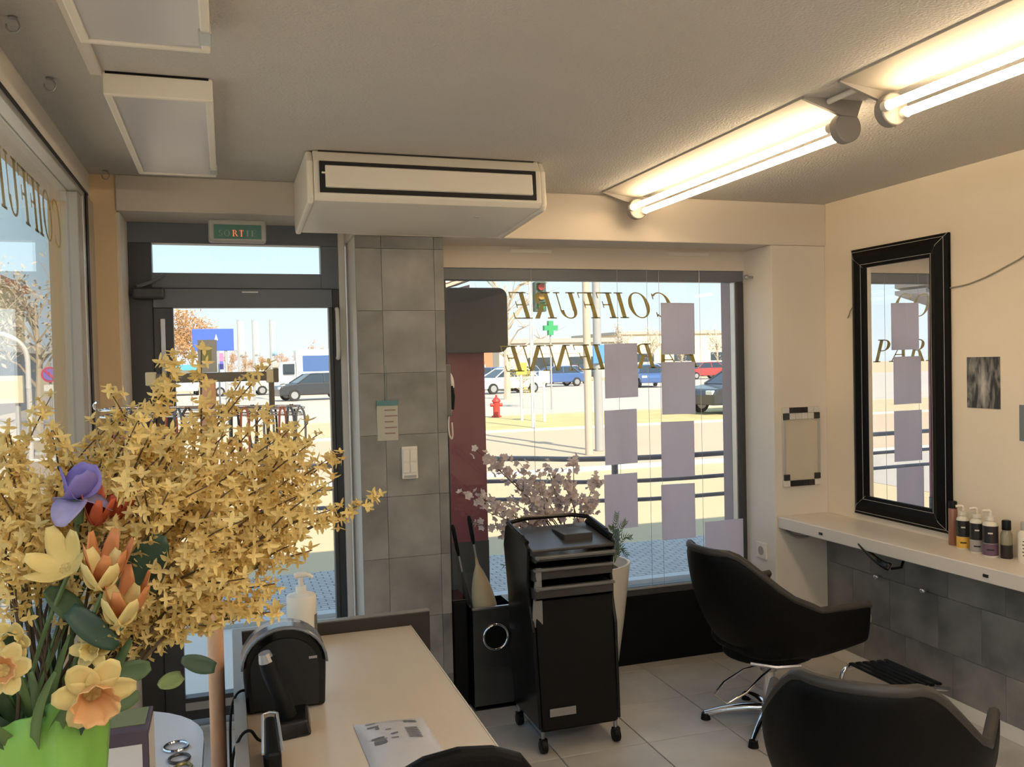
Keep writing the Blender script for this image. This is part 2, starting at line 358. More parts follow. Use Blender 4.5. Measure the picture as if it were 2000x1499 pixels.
# twin-tube fluorescent lamps
def lamp(label, y0, y1, dx=0, TUBE=TUBE):
    t = thing('fluorescent_lamp', label, 'lamp', (1.82, (y0+y1)/2, CZ))
    # wedge shaped reflector: on the ceiling at the left, down to the lamp holders at the right
    MB().prism([(1.715, CZ), (1.715, CZ-.005), (1.86, CZ-.022), (1.905, CZ-.022), (1.925, CZ)], 'y', y0, y1).build('reflector', mat('reflector_enamel', (.44, .40, .34), .55, var=.04), t)
    for k, yy, d in ((0, y0, 1), (1, y1, -1)):
        MB().prism([(1.713, CZ), (1.713, CZ-.008), (1.85, CZ-.05), (1.91, CZ-.05), (1.93, CZ)], 'y', yy-.006, yy+.006).build('end_plate', mat('lamp_end_grey', (.30, .28, .26), .5, var=.05), t)
        h = MB().cyl((1.882, yy, CZ-.082), (1.882, yy+d*.035, CZ-.082), .048, n=28).build('lamp_holder', mat('lamp_end_grey', (0, 0, 0)), t, smooth=True, bevel=.004)
        MB().cyl((1.846, yy+d*.03, CZ-.078), (1.846, yy+d*.05, CZ-.078), .016).build('socket', WHITEP, h, smooth=True)
        MB().cyl((1.912, yy+d*.03, CZ-.092), (1.912, yy+d*.05, CZ-.092), .016).build('socket', WHITEP, h, smooth=True)
    for x, z in ((1.846, CZ-.078), (1.912, CZ-.092)):
        MB().cyl((x, y0+.045, z), (x, y1-.045, z), .013, n=14).build('tube', TUBE, t, smooth=True)
    t.location.x += dx
lamp('lit twin-tube fluorescent lamp on the ceiling over the low chair by the window', 2.285, 3.79)
lamp('lit twin-tube fluorescent lamp on the ceiling above the row of bottles', .60, 2.12)
lamp('added unseen twin-tube fill lamp on the ceiling at the back of the salon', -1.1, .42, 0, TUBEFILL)  # added fill lamp out of view, brightens what faces the camera
lamp('added unseen twin-tube fill lamp on the ceiling behind the reception desk', -1.1, .42, -1.0, TUBEFILL)  # also added out of view, more frontal light on column and desk
lamp('added unseen twin-tube fill lamp on the ceiling by the back of the side window', -1.1, .42, -1.9, TUBEFILL)  # also added out of view, frontal fill for flowers and ochre pier
cj = MB().cyl((1.80, 2.13, CZ-.012), (1.80, 2.275, CZ-.012), .009, n=10).build('cable_conduit', WHITEP, smooth=True); tag(cj, 'short white conduit joining two ceiling lamps', 'conduit')

# ================================================================== LETTERING
def ring(cx, cy, rx, ry, a0, a1, thick, thin, n=22):
    """stroke of an ellipse, thick at the sides and thin at top and bottom"""
    O, I = [], []
    for k in range(n+1):
        a = R(a0+(a1-a0)*k/n); w = thin+(thick-thin)*abs(math.cos(a))**1.3
        c, s_ = math.cos(a), math.sin(a)
        O.append((cx+rx*c, cy+ry*s_)); I.append((cx+max(.0, rx-w)*c, cy+max(0, ry-max(thin, w*.35))*s_))
    return [[O[k], O[k+1], I[k+1], I[k]] for k in range(n)]
def rc(x0, y0, x1, y1): return [[(x0, y0), (x1, y0), (x1, y1), (x0, y1)]]
TK, TN = .15, .045
def serif(x, y, w=.13): return rc(x-w, y, x+w, y+TN) if y < .5 else rc(x-w, y-TN, x+w, y)
def stem(x, th=TK): return rc(x-th/2, 0, x+th/2, 1) + serif(x, 0, th/2+.09) + serif(x, 1, th/2+.09)
def dg(x0, x1, th): return [[(x0-th/2, 1), (x0+th/2, 1), (x1+th/2, 0), (x1-th/2, 0)]]
GL = {
 'I': (.34, lambda: stem(.17)),
 'F': (.62, lambda: stem(.17)+rc(.17, 1-TN, .6, 1)+rc(.57, .78, .6, 1)+rc(.17, .5, .45, .5+TN)+rc(.43, .4, .46, .66)),
 'E': (.66, lambda: stem(.17)+rc(.17, 1-TN, .6, 1)+rc(.57, .78, .6, 1)+rc(.17, .5, .45, .5+TN)+rc(.43, .4, .46, .66)+rc(.17, 0, .64, TN)+rc(.61, 0, .64, .24)),
 'O': (.86, lambda: ring(.42, .5, .40, .51, 0, 360, TK, TN, 36)),
 'C': (.80, lambda: ring(.42, .5, .40, .51, 48, 312, TK, TN, 28)+rc(.66, .74, .70, .96)+rc(.66, .04, .70, .22)),
 'U': (.84, lambda: rc(.10, .3, .10+TK, 1)+serif(.175, 1, .17)+rc(.66, .3, .66+TN, 1)+serif(.68, 1, .12)+ring(.405, .32, .305, .33, 180, 360, TK*.9, TN, 18)),
 'R': (.80, lambda: stem(.17)+ring(.30, .74, .32, .26, -90, 90, TK, TN, 16)+rc(.17, 1-TN, .32, 1)+rc(.17, .48, .32, .48+TN)+[[(.34, .5), (.48, .5), (.80, 0), (.63, 0)]]),
 'P': (.68, lambda: stem(.17)+ring(.30, .74, .33, .26, -90, 90, TK, TN, 16)+rc(.17, 1-TN, .32, 1)+rc(.17, .48, .32, .48+TN)),
 'A': (.84, lambda: dg(.42, .12, TN)+dg(.42, .70, TK)+rc(.2, .3, .62, .3+TN)+serif(.12, 0, .12)+serif(.70, 0, .16)),
 'N': (.86, lambda: rc(.13, 0, .13+TN, 1)+dg(.17, .70, TK)+rc(.70, 0, .70+TN, 1)+serif(.15, 0, .13)+serif(.10, 1, .12)+serif(.72, 1, .13)),
 'S': (.58, lambda: ring(.29, .75, .23, .25, 35, 270, TK*.8, TN, 18)+ring(.29, .26, .25, .26, -145, 90, TK*.8, TN, 18)+rc(.46, .78, .49, .98)+rc(.06, .02, .09, .24)),
 'T': (.66, lambda: rc(.33-TK/2, 0, .33+TK/2, 1)+serif(.33, 0, .17)+rc(.02, 1-TN, .64, 1)+rc(.02, .76, .05, 1)+rc(.61, .76, .64, 1)),
}
def letters(root, text, h, place, m, slant=.26, gap=.07, width=None, name='letter'):
    """place(u, v, d) -> world point; u runs in reading direction; every letter a solid of its own"""
    tot = sum(GL[c][0]+gap for c in text)*h; k = (width/tot if width else 1); u = 0
    for c in text:
        w, fn = GL[c]; mb = MB()
        for poly in fn():
            q = [place((u+(x+slant*y)*h*k), y*h, 0) for x, y in poly]; q2 = [place((u+(x+slant*y)*h*k), y*h, .0012) for x, y in poly]
            n = len(q); mb.add(q+q2, [tuple(range(n)), tuple(range(2*n-1, n-1, -1))]+[(i, n+i, n+(i+1) % n, (i+1) % n) for i in range(n)])
        mb.build(name, m, root); u += (w+gap)*h*k
t = thing('window_lettering', 'gold italic lettering COIFFURE on the front window glass, seen from behind', 'lettering', (1.8, YF+.037, 1.8))
letters(t, 'COIFFURE', .135, lambda u, v, d: (2.30-u, YF+.0364+d, 1.822+v), GOLD, width=.92)
t = thing('window_lettering', 'gold italic lettering PARISIENNE on the front window glass, lower line', 'lettering', (1.8, YF+.037, 1.55))
letters(t, 'PARISIENNE', .132, lambda u, v, d: (2.44-u, YF+.0364+d, 1.555+v), GOLD, width=1.11)
t = thing('window_lettering', 'gold italic lettering COIFFURE high on the side window glass', 'lettering', (-.53, 2.8, 2.05))
letters(t, 'COIFFURE', .155, lambda u, v, d: (-.5304-d, 3.40-u, 2.03+v), GOLD, width=1.1)
sx = mat('exit_letters', (.30, .36, .33), .4, var=.05); SR = mat('exit_red_glow', (.8, .25, .15), .4, emit=(1, .25, .12), estr=.3)
for nm, tx, x, mm in (('letter', 'SO', -.012, sx), ('letter', 'RT', .042, SR), ('letter', 'IE', .096, sx)):
    letters(ex, tx, .026, lambda u, v, d, x=x: (x+u, 3.7963-d, 2.150+v), mm, slant=0, gap=.16, width=.050)

# ================================================================== WINDOW SHEETS
col1 = [(672, 776), (802, 905), (928, 1030)]; col2 = [(592, 692), (708, 808), (825, 930), (948, 1050)]
WY = 4.10
def sheet(label, x0, x1, z0, z1, tilt=0):
    o = MB().grid([[(x0+(x1-x0)*i/4, WY+.004*math.sin(i*1.3+z0*9)*1, z0+(z1-z0)*j/3+tilt*(i/4-.5)) for j in range(4)] for i in range(5)]).build('paper_sheet', PAPER, solid=.0012)
    return tag(o, label, 'paper', 'price sheets hung in the front window')
pos = ['topmost', 'middle', 'lowest']
for k, (a, b) in enumerate(col1):
    p, q = at(1180, a, WY), at(1246, b, WY)
    sheet('%s grey paper sheet of the row of three hung in the front window' % pos[k], p.x, q.x, q.z, p.z, .003)
pos = ['topmost', 'second from top', 'third from top', 'lowest']
for k, (a, b) in enumerate(col2):
    p, q = at(1291, a, WY), at(1358, b, WY)
    sheet('%s grey paper sheet of the row of four hung in the front window' % pos[k], p.x, q.x, q.z, p.z, -.002)
p, q = at(1376, 1020, WY), at(1441, 1094, WY)
sheet('grey paper sheet low in the front window beside the metal frame', p.x, 2.648, .45, p.z)
WLB = ['hanging alone behind the pink blossom', 'running behind the row of three sheets', 'in the gap beside the row of three sheets', 'in the gap beside the row of four sheets', 'between the row of four sheets and the frame']
for k, x in enumerate((1.46, 1.93, 2.10, 2.17, 2.41)):
    o = MB().cyl((x, 4.112, .405), (x, 4.112, 2.072), .0011, n=6).build('hanging_wire', STEEL, smooth=True)
    tag(o, 'thin vertical window wire '+WLB[k], 'wire', 'wires in the front window')

# ================================================================== RIGHT WALL: MIRROR, COUNTER, SMALL THINGS
mr = thing('wall_mirror', 'tall rectangular mirror with wide black stitched leather frame above the counter', 'mirror', (XR-.02, 3.34, .8))
y0, y1, z0, z1 = 3.035, 3.652, .80, 2.128; fw = .098; xo, xi, xw = XR-.018, XR-.045, XR-.001
O = [(y0, z0), (y1, z0), (y1, z1), (y0, z1)]; I = [(y0+fw, z0+fw), (y1-fw, z0+fw), (y1-fw, z1-fw), (y0+fw, z1-fw)]
for k in range(4):
    j = (k+1) % 4
    fo = [(xo, *O[k]), (xo, *O[j])]; fi = [(xi+.018, *I[k]), (xi+.018, *I[j])]
    mid = [(xi, (O[k][0]+I[k][0])/2, (O[k][1]+I[k][1])/2), (xi, (O[j][0]+I[j][0])/2, (O[j][1]+I[j][1])/2)]
    V = [(xw, *O[k]), (xw, *O[j]), *fo, *mid, *fi, (xw, *I[k]), (xw, *I[j])]
    fr = MB().add(V, [(0, 1, 3, 2), (2, 3, 5, 4), (4, 5, 7, 6), (6, 7, 9, 8), (8, 9, 1, 0)]).build('frame_side', LEATH, mr, bevel=.003)
    st = MB()
    for e in (.16, .84):
        a = Vector((0, O[k][0]+(I[k][0]-O[k][0])*e, O[k][1]+(I[k][1]-O[k][1])*e)); b = Vector((0, O[j][0]+(I[j][0]-O[j][0])*e, O[j][1]+(I[j][1]-O[j][1])*e))
        xx = (xo+(xi-xo)*e*2) if e < .5 else xi+.018*(e-.5)*2
        a.x = b.x = xx-.0012; st.tube([a, b], .0012, 5)
    a = Vector((xi-.0012, *[(O[k][i]+I[k][i])/2 for i in (0, 1)])); o_ = Vector((xo-.0012, *O[k])); i_ = Vector((xi+.0168, *I[k]))
    off = Vector((0, .006, 0)) if k in (1, 2) else Vector((0, -.006, 0))
    st.tube([o_+off*.2, a+off, i_+off], .0012, 5)
    st.build('stitching', mat('pale_thread', (.42, .40, .37), .7, var=.05), fr)
box('glass', (XR-.016, y0+fw-.004, z0+fw-.004), (XR-.012, y1-fw+.004, z1-fw+.004), MIRR, mr)

ct = thing('wall_counter', 'long pale laminate counter shelf along the right wall over slate tiles', 'counter', (2.9, 2.5, .70))
MB().prism([(2.712, 3.879), (XR-.001, 3.879), (XR-.001, .6), (2.86, .6)], 'z', .708, .768).build('worktop', COUNT, ct, bevel=.004)
for y, z in ((3.55, .735), (2.62, .735)):
    x = 2.712+(3.879-y)*.0451
    box('edge_clip', (x-.004, y-.012, z-.006), (x+.002, y+.012, z+.006), DKWOOD, ct, .001)
MB().tube(smoothcurve([(2.76, 3.876, .69), (2.80, 3.85, .662), (2.86, 3.83, .66), (2.90, 3.85, .69), (2.92, 3.86, .708)], 5), .007, 8).build('bracket', STEEL, ct, smooth=True)
# black curved holder hooked under the counter edge
hd = thing('dryer_holder', 'black curved hair dryer holder hooked on the counter edge', 'holder', (2.74, 3.3, .7))
a = at(1681, 1060, 3.29); MB().grid([[(2.735+.02*i/3-.035*math.sin(u*3.0)*0, 3.30-u*.19, .735-.07*math.sin(u*1.55)+.007*(i-1.5)*(.4+u)) for i in range(4)] for u in [k/10 for k in range(11)]]).build('hook_arm', BLKG, hd, smooth=True, solid=.008)
MB().tube([(2.748, 3.10, .660), (2.80, 3.10, .66), (2.84, 3.12, .708)], .006, 8).build('hook_stay', BLACK, hd, smooth=True)
for k, (y, z, lab) in enumerate(((3.475, .517, 'round chrome knob hook on the slate tiles below the curved dryer holder'), (3.175, .521, 'round chrome knob hook on the slate tiles between mirror and footrest'))):
    t = thing('knob_hook', lab, 'hook', (XR-.013, y, z), group='chrome hooks on the slate tiles')
    MB().cyl((XR-.013, y, z), (XR-.035, y, z), .008, n=14).build('shank', CHROME, t, smooth=True)
    MB().ball((XR-.042, y, z), .015, 8).build('knob', CHROME, t, smooth=True)
o = MB().cyl((XR-.013, 3.585, .289), (XR-.022, 3.585, .289), .042, n=32).build('wall_disc', WHITEP, smooth=True, bevel=.003); tag(o, 'round white cover cap on the slate tiles behind the chair', 'cover')
# footrest
ft = thing('footrest', 'chrome tube footrest with black ribbed tread by the slate wall', 'footrest', (2.86, 3.2, 0))
def rail(y): return smoothcurve([(2.705, y, .004), (2.71, y, .07), (2.73, y, .118), (2.78, y, .135), (2.90, y, .128), (3.005, y, .11)], 5)
for y in (3.395, 3.045):
    MB().tube(rail(y), .010, 10).build('side_tube', CHROME, ft, smooth=True)
    MB().cyl((2.705, y, 0), (2.705, y, .012), .017, n=14).build('foot_cap', BLACK, ft, smooth=True)
for k in range(6):
    x = 2.76+k*.04; z = .146-.002*k
    MB().box((x-.012, 3.05, z-.006), (x+.012, 3.39, z+.006)).build('tread_slat', BLKG, ft, bevel=.004)
# framed small mirror with black and white mosaic on the pier
fm = thing('small_wall_mirror', 'small upright wall panel framed with black and white mosaic blocks beside the window', 'wall panel', (2.86, 3.88, .914))
X0, X1, Z0, Z1 = 2.745, 2.972, .918, 1.335
MB().box((X0, 3.868, Z0), (X1, 3.8795, Z1)).build('backing', mat('cream_panel', (.62, .56, .45), .5, var=.03), fm, bevel=.003)
cr = mat('mosaic_white', (.66, .64, .60), .25, var=.08, rand=.1); ck = mat('mosaic_black', (.03, .03, .03), .25, var=.1)
for row, z in enumerate((Z1-.03, Z1-.064)):
    for k in range(6):
        w = (X1-X0)/6; black = (row == 0 and k in (1, 2, 3)) or (row == 1 and k in (0, 5))
        MB().box((X0+k*w+.001, 3.860, z), (X0+(k+1)*w-.001, 3.869, z+.029+.004*row)).build('mosaic_block', ck if black else cr, fm, bevel=.002)
for row, z in enumerate((Z0+.036, Z0+.003)):
    for k in range(6):
        w = (X1-X0)/6; black = (row == 1 and k in (1, 2, 3, 4)) or (row == 0 and k in (0, 5))
        if row == 0 and k in (1, 2, 3, 4): continue
        MB().box((X0+k*w+.001, 3.860, z), (X0+(k+1)*w-.001, 3.869, z+.031)).build('mosaic_block', ck if black else cr, fm, bevel=.002)
for x in (X0+.006, X1-.006):
    box('edge_strip', (x-.006, 3.862, Z0+.07), (x+.006, 3.869, Z1-.066), ALU, fm, .002)
# photo and card on the wall, cable
def bwphoto():
    m = bpy.data.materials.new('bw_print'); m.use_nodes = True; n = m.node_tree; p = n.nodes['Principled BSDF']; p.inputs['Roughness'].default_value = .45
    tc = n.nodes.new('ShaderNodeTexCoord'); mp = n.nodes.new('ShaderNodeMapping'); mp.inputs['Scale'].default_value = (1, 3.2, 1.1); mp.inputs['Location'].default_value = (0, 0, 0)
    g = n.nodes.new('ShaderNodeTexGradient'); g.gradient_type = 'SPHERICAL'
    ms = n.nodes.new('ShaderNodeMapping'); ms.inputs['Scale'].default_value = (1, 30, 9.5)
    nz = n.nodes.new('ShaderNodeTexNoise'); nz.inputs['Scale'].default_value = 9; nz.inputs['Detail'].default_value = 4; nz.inputs['Distortion'].default_value = 1.2
    mx = n.nodes.new('ShaderNodeMath'); mx.operation = 'MULTIPLY_ADD'; cr_ = n.nodes.new('ShaderNodeValToRGB')
    n.links.new(tc.outputs['Object'], mp.inputs[0]); n.links.new(mp.outputs[0], nz.inputs['Vector']); n.links.new(tc.outputs['Object'], ms.inputs[0]); n.links.new(ms.outputs[0], g.inputs[0])
    n.links.new(g.outputs['Fac'], mx.inputs[0]); mx.inputs[1].default_value = .45; n.links.new(nz.outputs['Fac'], mx.inputs[2]); n.links.new(mx.outputs[0], cr_.inputs[0])
    e = cr_.color_ramp.elements; e[0].position = .42; e[0].color = (.03, .03, .03, 1); e[1].position = .95; e[1].color = (.55, .53, .5, 1); n.links.new(cr_.outputs[0], p.inputs['Base Color'])
    return m
ph = MB().box((-.003, -.084, -.108), (0, .084, .108)).build('photo_print', bwphoto()); ph.location = (XR-.0002, 2.869, 1.472)
tag(ph, 'small dark black and white print pinned to the cream wall', 'picture')
o = MB().box((XR-.003, 2.48, 1.24), (XR-.0002, 2.694, 1.385)).build('wall_card', mat('blue_grey_card', (.17, .20, .21), .5, var=.08)); tag(o, 'blue grey card pinned on the wall beside the black and white print', 'card')
cb = MB().tube(smoothcurve([(XR-.006, 3.70, 1.79), (XR-.006, 3.64, 1.85), (XR-.004, 3.40, 1.87), (XR-.006, 3.03, 1.885), (XR-.006, 2.90, 1.90), (XR-.006, 2.75, 1.945), (XR-.006, 2.6, 2.01), (XR-.006, 2.3, 2.2), (XR-.006, 2.2, 2.39)], 6), .0032, 6).build('wall_cable', mat('grey_beige_cable', (.33, .28, .21), .5, var=.05), smooth=True)
tag(cb, 'thin slack cable running on the wall behind the tall mirror', 'cable')
# socket and rod knob on the window reveal
t = thing('wall_socket', 'white wall socket on the pier beside the chair', 'socket', (2.70, 4.0, .56))
MB().box((2.690, 3.955, .525), (2.70, 4.045, .61)).build('cover_plate', WHITEP, t, bevel=.003)
MB().cyl((2.6885, 4.0, .567), (2.692, 4.0, .567), .024, n=24).build('socket_well', mat('socket_grey', (.35, .33, .3), .5, var=.05), t, smooth=True)
t = thing('rod_knob', 'small metal rod end knob on the pier above the window frame', 'knob', (2.70, 4.05, 2.03))
MB().cyl((2.70, 4.05, 2.03), (2.668, 4.05, 2.03), .006, n=12).build('stem', STEEL, t, smooth=True)
MB().ball((2.66, 4.05, 2.03), .014, 8).build('knob', STEEL, t, smooth=True)

# column: note and switch, handset
nt_ = thing('column_note', 'pale paper note with teal clip on the slate column', 'note', (.68, 3.88, 1.27))
box('paper', (.634, 3.8765, 1.265), (.728, 3.8795, 1.43), mat('note_paper', (.50, .48, .40), .8, var=.05), nt_)
cl = box('clip', (.634, 3.873, 1.422), (.728, 3.8795, 1.445), mat('teal_clip', (.10, .24, .24), .5, var=.05), nt_)
for k in range(5):
    w = (.05, .058, .04, .055, .046)[k]; box('text_line', (.668, 3.8760, 1.398-k*.026), (.668+w, 3.8766, 1.404-k*.026), mat('note_ink', (.30, .20, .17), .8, var=.1), nt_)
MB().cyl((.681, 3.8765, 1.445), (.681, 3.8795, 1.60), .0012, n=6).build('string', mat('teal_clip', (0, 0, 0)), nt_)
sw = thing('light_switch', 'cream double rocker light switch on the slate column', 'light switch', (.775, 3.88, 1.16))
MB().box((.740, 3.868, 1.088), (.812, 3.8795, 1.234)).build('plate', WHITEP, sw, bevel=.003)
for z0_, z1_ in ((1.115, 1.162), (1.166, 1.222)):
    for x in (.745, .778): MB().box((x, 3.8635, z0_), (x+.029, 3.869, z1_)).build('rocker', WHITEP, sw, bevel=.002)
box('slot', (.748, 3.866, 1.093), (.804, 3.8685, 1.104), STEEL, sw)
hs = thing('wall_handset', 'white and black handset hanging with cord at the slate column edge', 'handset', (.975, 3.93, 1.25))
MB().tube(smoothcurve([(.958, 3.93, 1.565), (.975, 3.925, 1.56), (.988, 3.92, 1.535), (.992, 3.92, 1.50), (.985, 3.92, 1.47)], 5), .011, 8).build('earpiece', WHITEP, hs, smooth=True)
MB().tube([(.988, 3.92, 1.50), (.993, 3.92, 1.45), (.990, 3.92, 1.39)], [.012, .014, .011], 10).build('grip', BLACK, hs, smooth=True)
MB().tube(smoothcurve([(.990, 3.92, 1.39), (.975, 3.92, 1.36), (.972, 3.92, 1.31), (.976, 3.92, 1.27), (.986, 3.92, 1.255), (.990, 3.92, 1.28), (.988, 3.92, 1.33)], 5), .004, 6).build('cord', WHITEP, hs, smooth=True)
box('cradle', (.957, 3.905, 1.36), (.985, 3.945, 1.60), mat('cradle_grey', (.2, .2, .2), .5, var=.05), hs, .005)

# ================================================================== BOTTLES ON THE COUNTER
ZC = .768
def prof_bottle(name, label, x, y, prof, m, extras, group='styling bottles on the counter'):
    t = thing(name, label, 'bottle', (x, y, ZC), group=group)
    MB().lathe(prof, 24, (x, y, ZC)).build('bottle_body', m, t, smooth=True)
    for nm, pr, mm in extras: MB().lathe(pr, 24, (x, y, ZC)).build(nm, mm, t, smooth=True)
    return t
BODYW = mat('cream_bottle', (.72, .66, .55), .35, var=.03); BLKL = mat('black_label', (.02, .018, .016), .35, var=.1)
def pump_top(t, x, y, z, m):
    MB().cyl((x, y, z), (x, y, z+.018), .017, n=18).build('collar', m, t, smooth=True)
    MB().tube(smoothcurve([(x, y, z+.018), (x, y, z+.035), (x-.006, y+.006, z+.04), (x-.022, y+.018, z+.037)], 4), [.006]*13, 8).build('nozzle', m, t, smooth=True)
def labelled(label, x, y, r, h, low):
    t = prof_bottle('shampoo_bottle', label, x, y, [(r*.9, 0), (r, .004), (r, h), (r*.9, h+.008), (r*.45, h+.016), (r*.42, h+.02)], BODYW,
        [('black_label', [(r*1.006, h*.44), (r*1.012, h*.44), (r*1.012, h*.98), (r*1.006, h*.98)], BLKL), ('colour_band', [(r*1.006, h*.06), (r*1.012, h*.06), (r*1.012, h*.43), (r*1.006, h*.43)], low)])
    pump_top(t, x, y, ZC+h+.018, BODYW); a = math.atan2(-y, -x)
    for q, w in ((.74, .30), (.22, .45)):
        MB().grid([[(x+r*1.02*math.cos(a+s_), y+r*1.02*math.sin(a+s_), ZC+h*q+dz) for dz in (0, .006)] for s_ in [w*(k/4-.5)*2 for k in range(5)]]).build('label_print', BODYW if q > .5 else BLKL, t)
o = prof_bottle('spray_can', 'slim copper aerosol can with dark cap beside the mirror frame', 2.975, 2.985, [(.017, 0), (.018, .003), (.018, .155), (.014, .165)], mat('copper_can', (.33, .15, .10), .35, metal=.3, var=.06), [('cap', [(.0175, .160), (.0175, .186), (.015, .19)], BLACK)])
labelled('cream pump bottle with black label over yellow band', 2.950, 2.905, .0265, .125, mat('yellow_band', (.72, .42, .06), .45, var=.04))
labelled('cream pump bottle with black label over grey band', 2.942, 2.826, .0275, .128, mat('grey_band', (.36, .33, .30), .45, var=.04))
labelled('cream pump bottle with black label over purple band', 2.935, 2.753, .029, .130, mat('purple_band', (.14, .075, .12), .45, var=.04))
prof_bottle('spray_bottle', 'small clear olive bottle with black base and black cap', 2.968, 2.706, [(.021, 0), (.022, .004), (.022, .055)], BLKL,
    [('clear_body', [(.0218, .055), (.0215, .098), (.014, .115)], mat('olive_clear', (.28, .25, .17), .15, var=.05)), ('cap', [(.017, .115), (.017, .15), (.015, .153)], BLACK)])
t = prof_bottle('tonic_bottle', 'white bottle with grey cap at the end of the bottle row', 2.962, 2.618, [(.022, 0), (.023, .004), (.023, .115), (.012, .13)], BODYW, [('cap', [(.013, .128), (.013, .158), (.011, .16)], mat('grey_band', (0, 0, 0)))])
a = math.atan2(-2.618, -2.962)
for k in range(5):
    MB().grid([[(2.962+.0236*math.cos(a+s_), 2.618+.0236*math.sin(a+s_), ZC+.03+k*.014+dz) for dz in (0, .004)] for s_ in [.5*(i/4-.5)*(1+.3*(k % 2)) for i in range(5)]]).build('label_print', BLKL, t)

# ================================================================== STYLING CHAIRS
def tub_shell(back_h, arm_h, wid, dep, seat_z, bot_z, lean):
    """grid of a tub chair shell; local +x is the front. rows run round the U, columns from the rim down to the pan"""
    rows_ = []; N = 40
    for k in range(N+1):
        s = -1+2*k/N; a = abs(s)
        # plan curve: superellipse-like U
        if a < .5:
            th = a/.5*math.pi/2; px = -dep*.5*math.cos(th)**.75 - .0; py = wid*.5*math.sin(th)**.8
            f = a/.5
        else:
            f = 1; q = (a-.5)/.5; px = dep*.49*q; py = wid*.5*(1+.10*q)
        py *= (1 if s > 0 else -1)
        # rim height: flat high back, swooping to the arms
        w = max(0, min(1, (a-.20)/.36)); w = w*w*(3-2*w); top = back_h+(arm_h-back_h)*w
        lx = lean*(1-w)
        backness = 1-w
        row = []
        qq = max(0, (a-.62)/.38); bz = bot_z+.085*qq**1.5
        for j in range(9):
            v = j/8; z = top+(bz-top)*v
            ins = v**2.6*(1-.95*qq)
            narrow = 1-.28*backness*(1-v)**1.0 if a < .5 else 1
            X = (px-lx*(1-v))*(1-.45*ins); Y = py*(1-.42*ins)*narrow
            if j == 8: X *= 1-.2*(1-qq); Y *= 1-.2*(1-qq)
            row.append((X, Y, z))
        rows_.append(row)
    return rows_
def styling_chair(label, loc, rotz, zoff=0, base=True, group='black styling chairs', base_rot=0):
    t = thing('styling_chair', label, 'chair', loc, rotz, group)
    G = tub_shell(.80+zoff, .56+zoff, .56, .56, .40+zoff, .325+zoff, .07)
    MB().grid(G).build('shell', LEATH, t, smooth=True, world=False, solid=.034, sub=1)
    MB().tube([r_[0] for r_ in G], .0165, 8).build('rim_piping', LEATE, t, smooth=True, world=False)
    # pan under the seat and the seat cushion
    pan = [G[k][8] for k in range(len(G))]
    z = .325+zoff
    MB().prism([(.20*math.cos(2*math.pi*k/32), .185*math.sin(2*math.pi*k/32)) for k in range(32)], 'z', z-.012, z+.03).build('seat_pan', LEATH, t, world=False, bevel=.008)
    cu = []
    for k in range(28):
        a = 2*math.pi*k/28; c, s_ = math.cos(a), math.sin(a)
        cu.append((.045+.255*math.copysign(abs(c)**.6, c), .225*math.copysign(abs(s_)**.6, s_)))
    MB().prism(cu, 'z', z+.02, z+.125).build('seat_cushion', LEATH, t, world=False, bevel=.03, seg=3)
    MB().tube([(-.18, -.10, z-.004), (-.10, -.17, z-.012), (0, -.20, z-.012)], .008, 6).build('pan_trim', STEEL, t, world=False, smooth=True)
    if base:
        MB().cyl((0, 0, .05), (0, 0, z-.01), .026, n=20).build('column', CHROME, t, world=False, smooth=True)
        MB().cyl((0, 0, z-.09), (0, 0, z-.012), .036, n=20).build('column_sleeve', STEEL, t, world=False, smooth=True)
        hub = MB().cyl((0, 0, .04), (0, 0, .085), .042, .034, n=20).build('hub', CHROME, t, world=False, smooth=True)
        for k in range(5):
            a = base_rot+2*math.pi*k/5; c, s_ = math.cos(a), math.sin(a)
            pts = smoothcurve([(.02*c, .02*s_, .066), (.11*c, .11*s_, .062), (.20*c, .20*s_, .045), (.275*c, .275*s_, .024)], 4)
            lg = MB().tube(pts, [.022-.008*i/(len(pts)-1) for i in range(len(pts))], 10).build('base_leg', CHROME, t, world=False, smooth=True)
            MB().cyl((.272*c, .272*s_, 0), (.272*c, .272*s_, .028), .022, .018, n=14).build('glide', BLACK, lg, world=False, smooth=True)
        # foot pump lever: a bent chrome wire loop
        lp = [(-.02, .03, z-.075), (-.10, .05, z-.085), (-.20, .065, z-.125), (-.285, .04, z-.155), (-.285, -.04, z-.165), (-.20, -.065, z-.13), (-.10, -.05, z-.09), (-.02, -.03, z-.075)]
        ml = Matrix.Rotation(R(12)-rotz, 3, 'Z')
        MB().tube([ml @ Vector(p) for p in lp], .0055, 8).build('pump_lever', CHROME, t, world=False, smooth=True)
    return t
styling_chair('black tub styling chair on chrome star base beside the window sheets', (2.215, 3.25, 0), R(6), base_rot=R(144))
styling_chair('black tub styling chair with its high back turned beside the footrest', (1.665, 1.965, 0), R(45), base_rot=R(20))

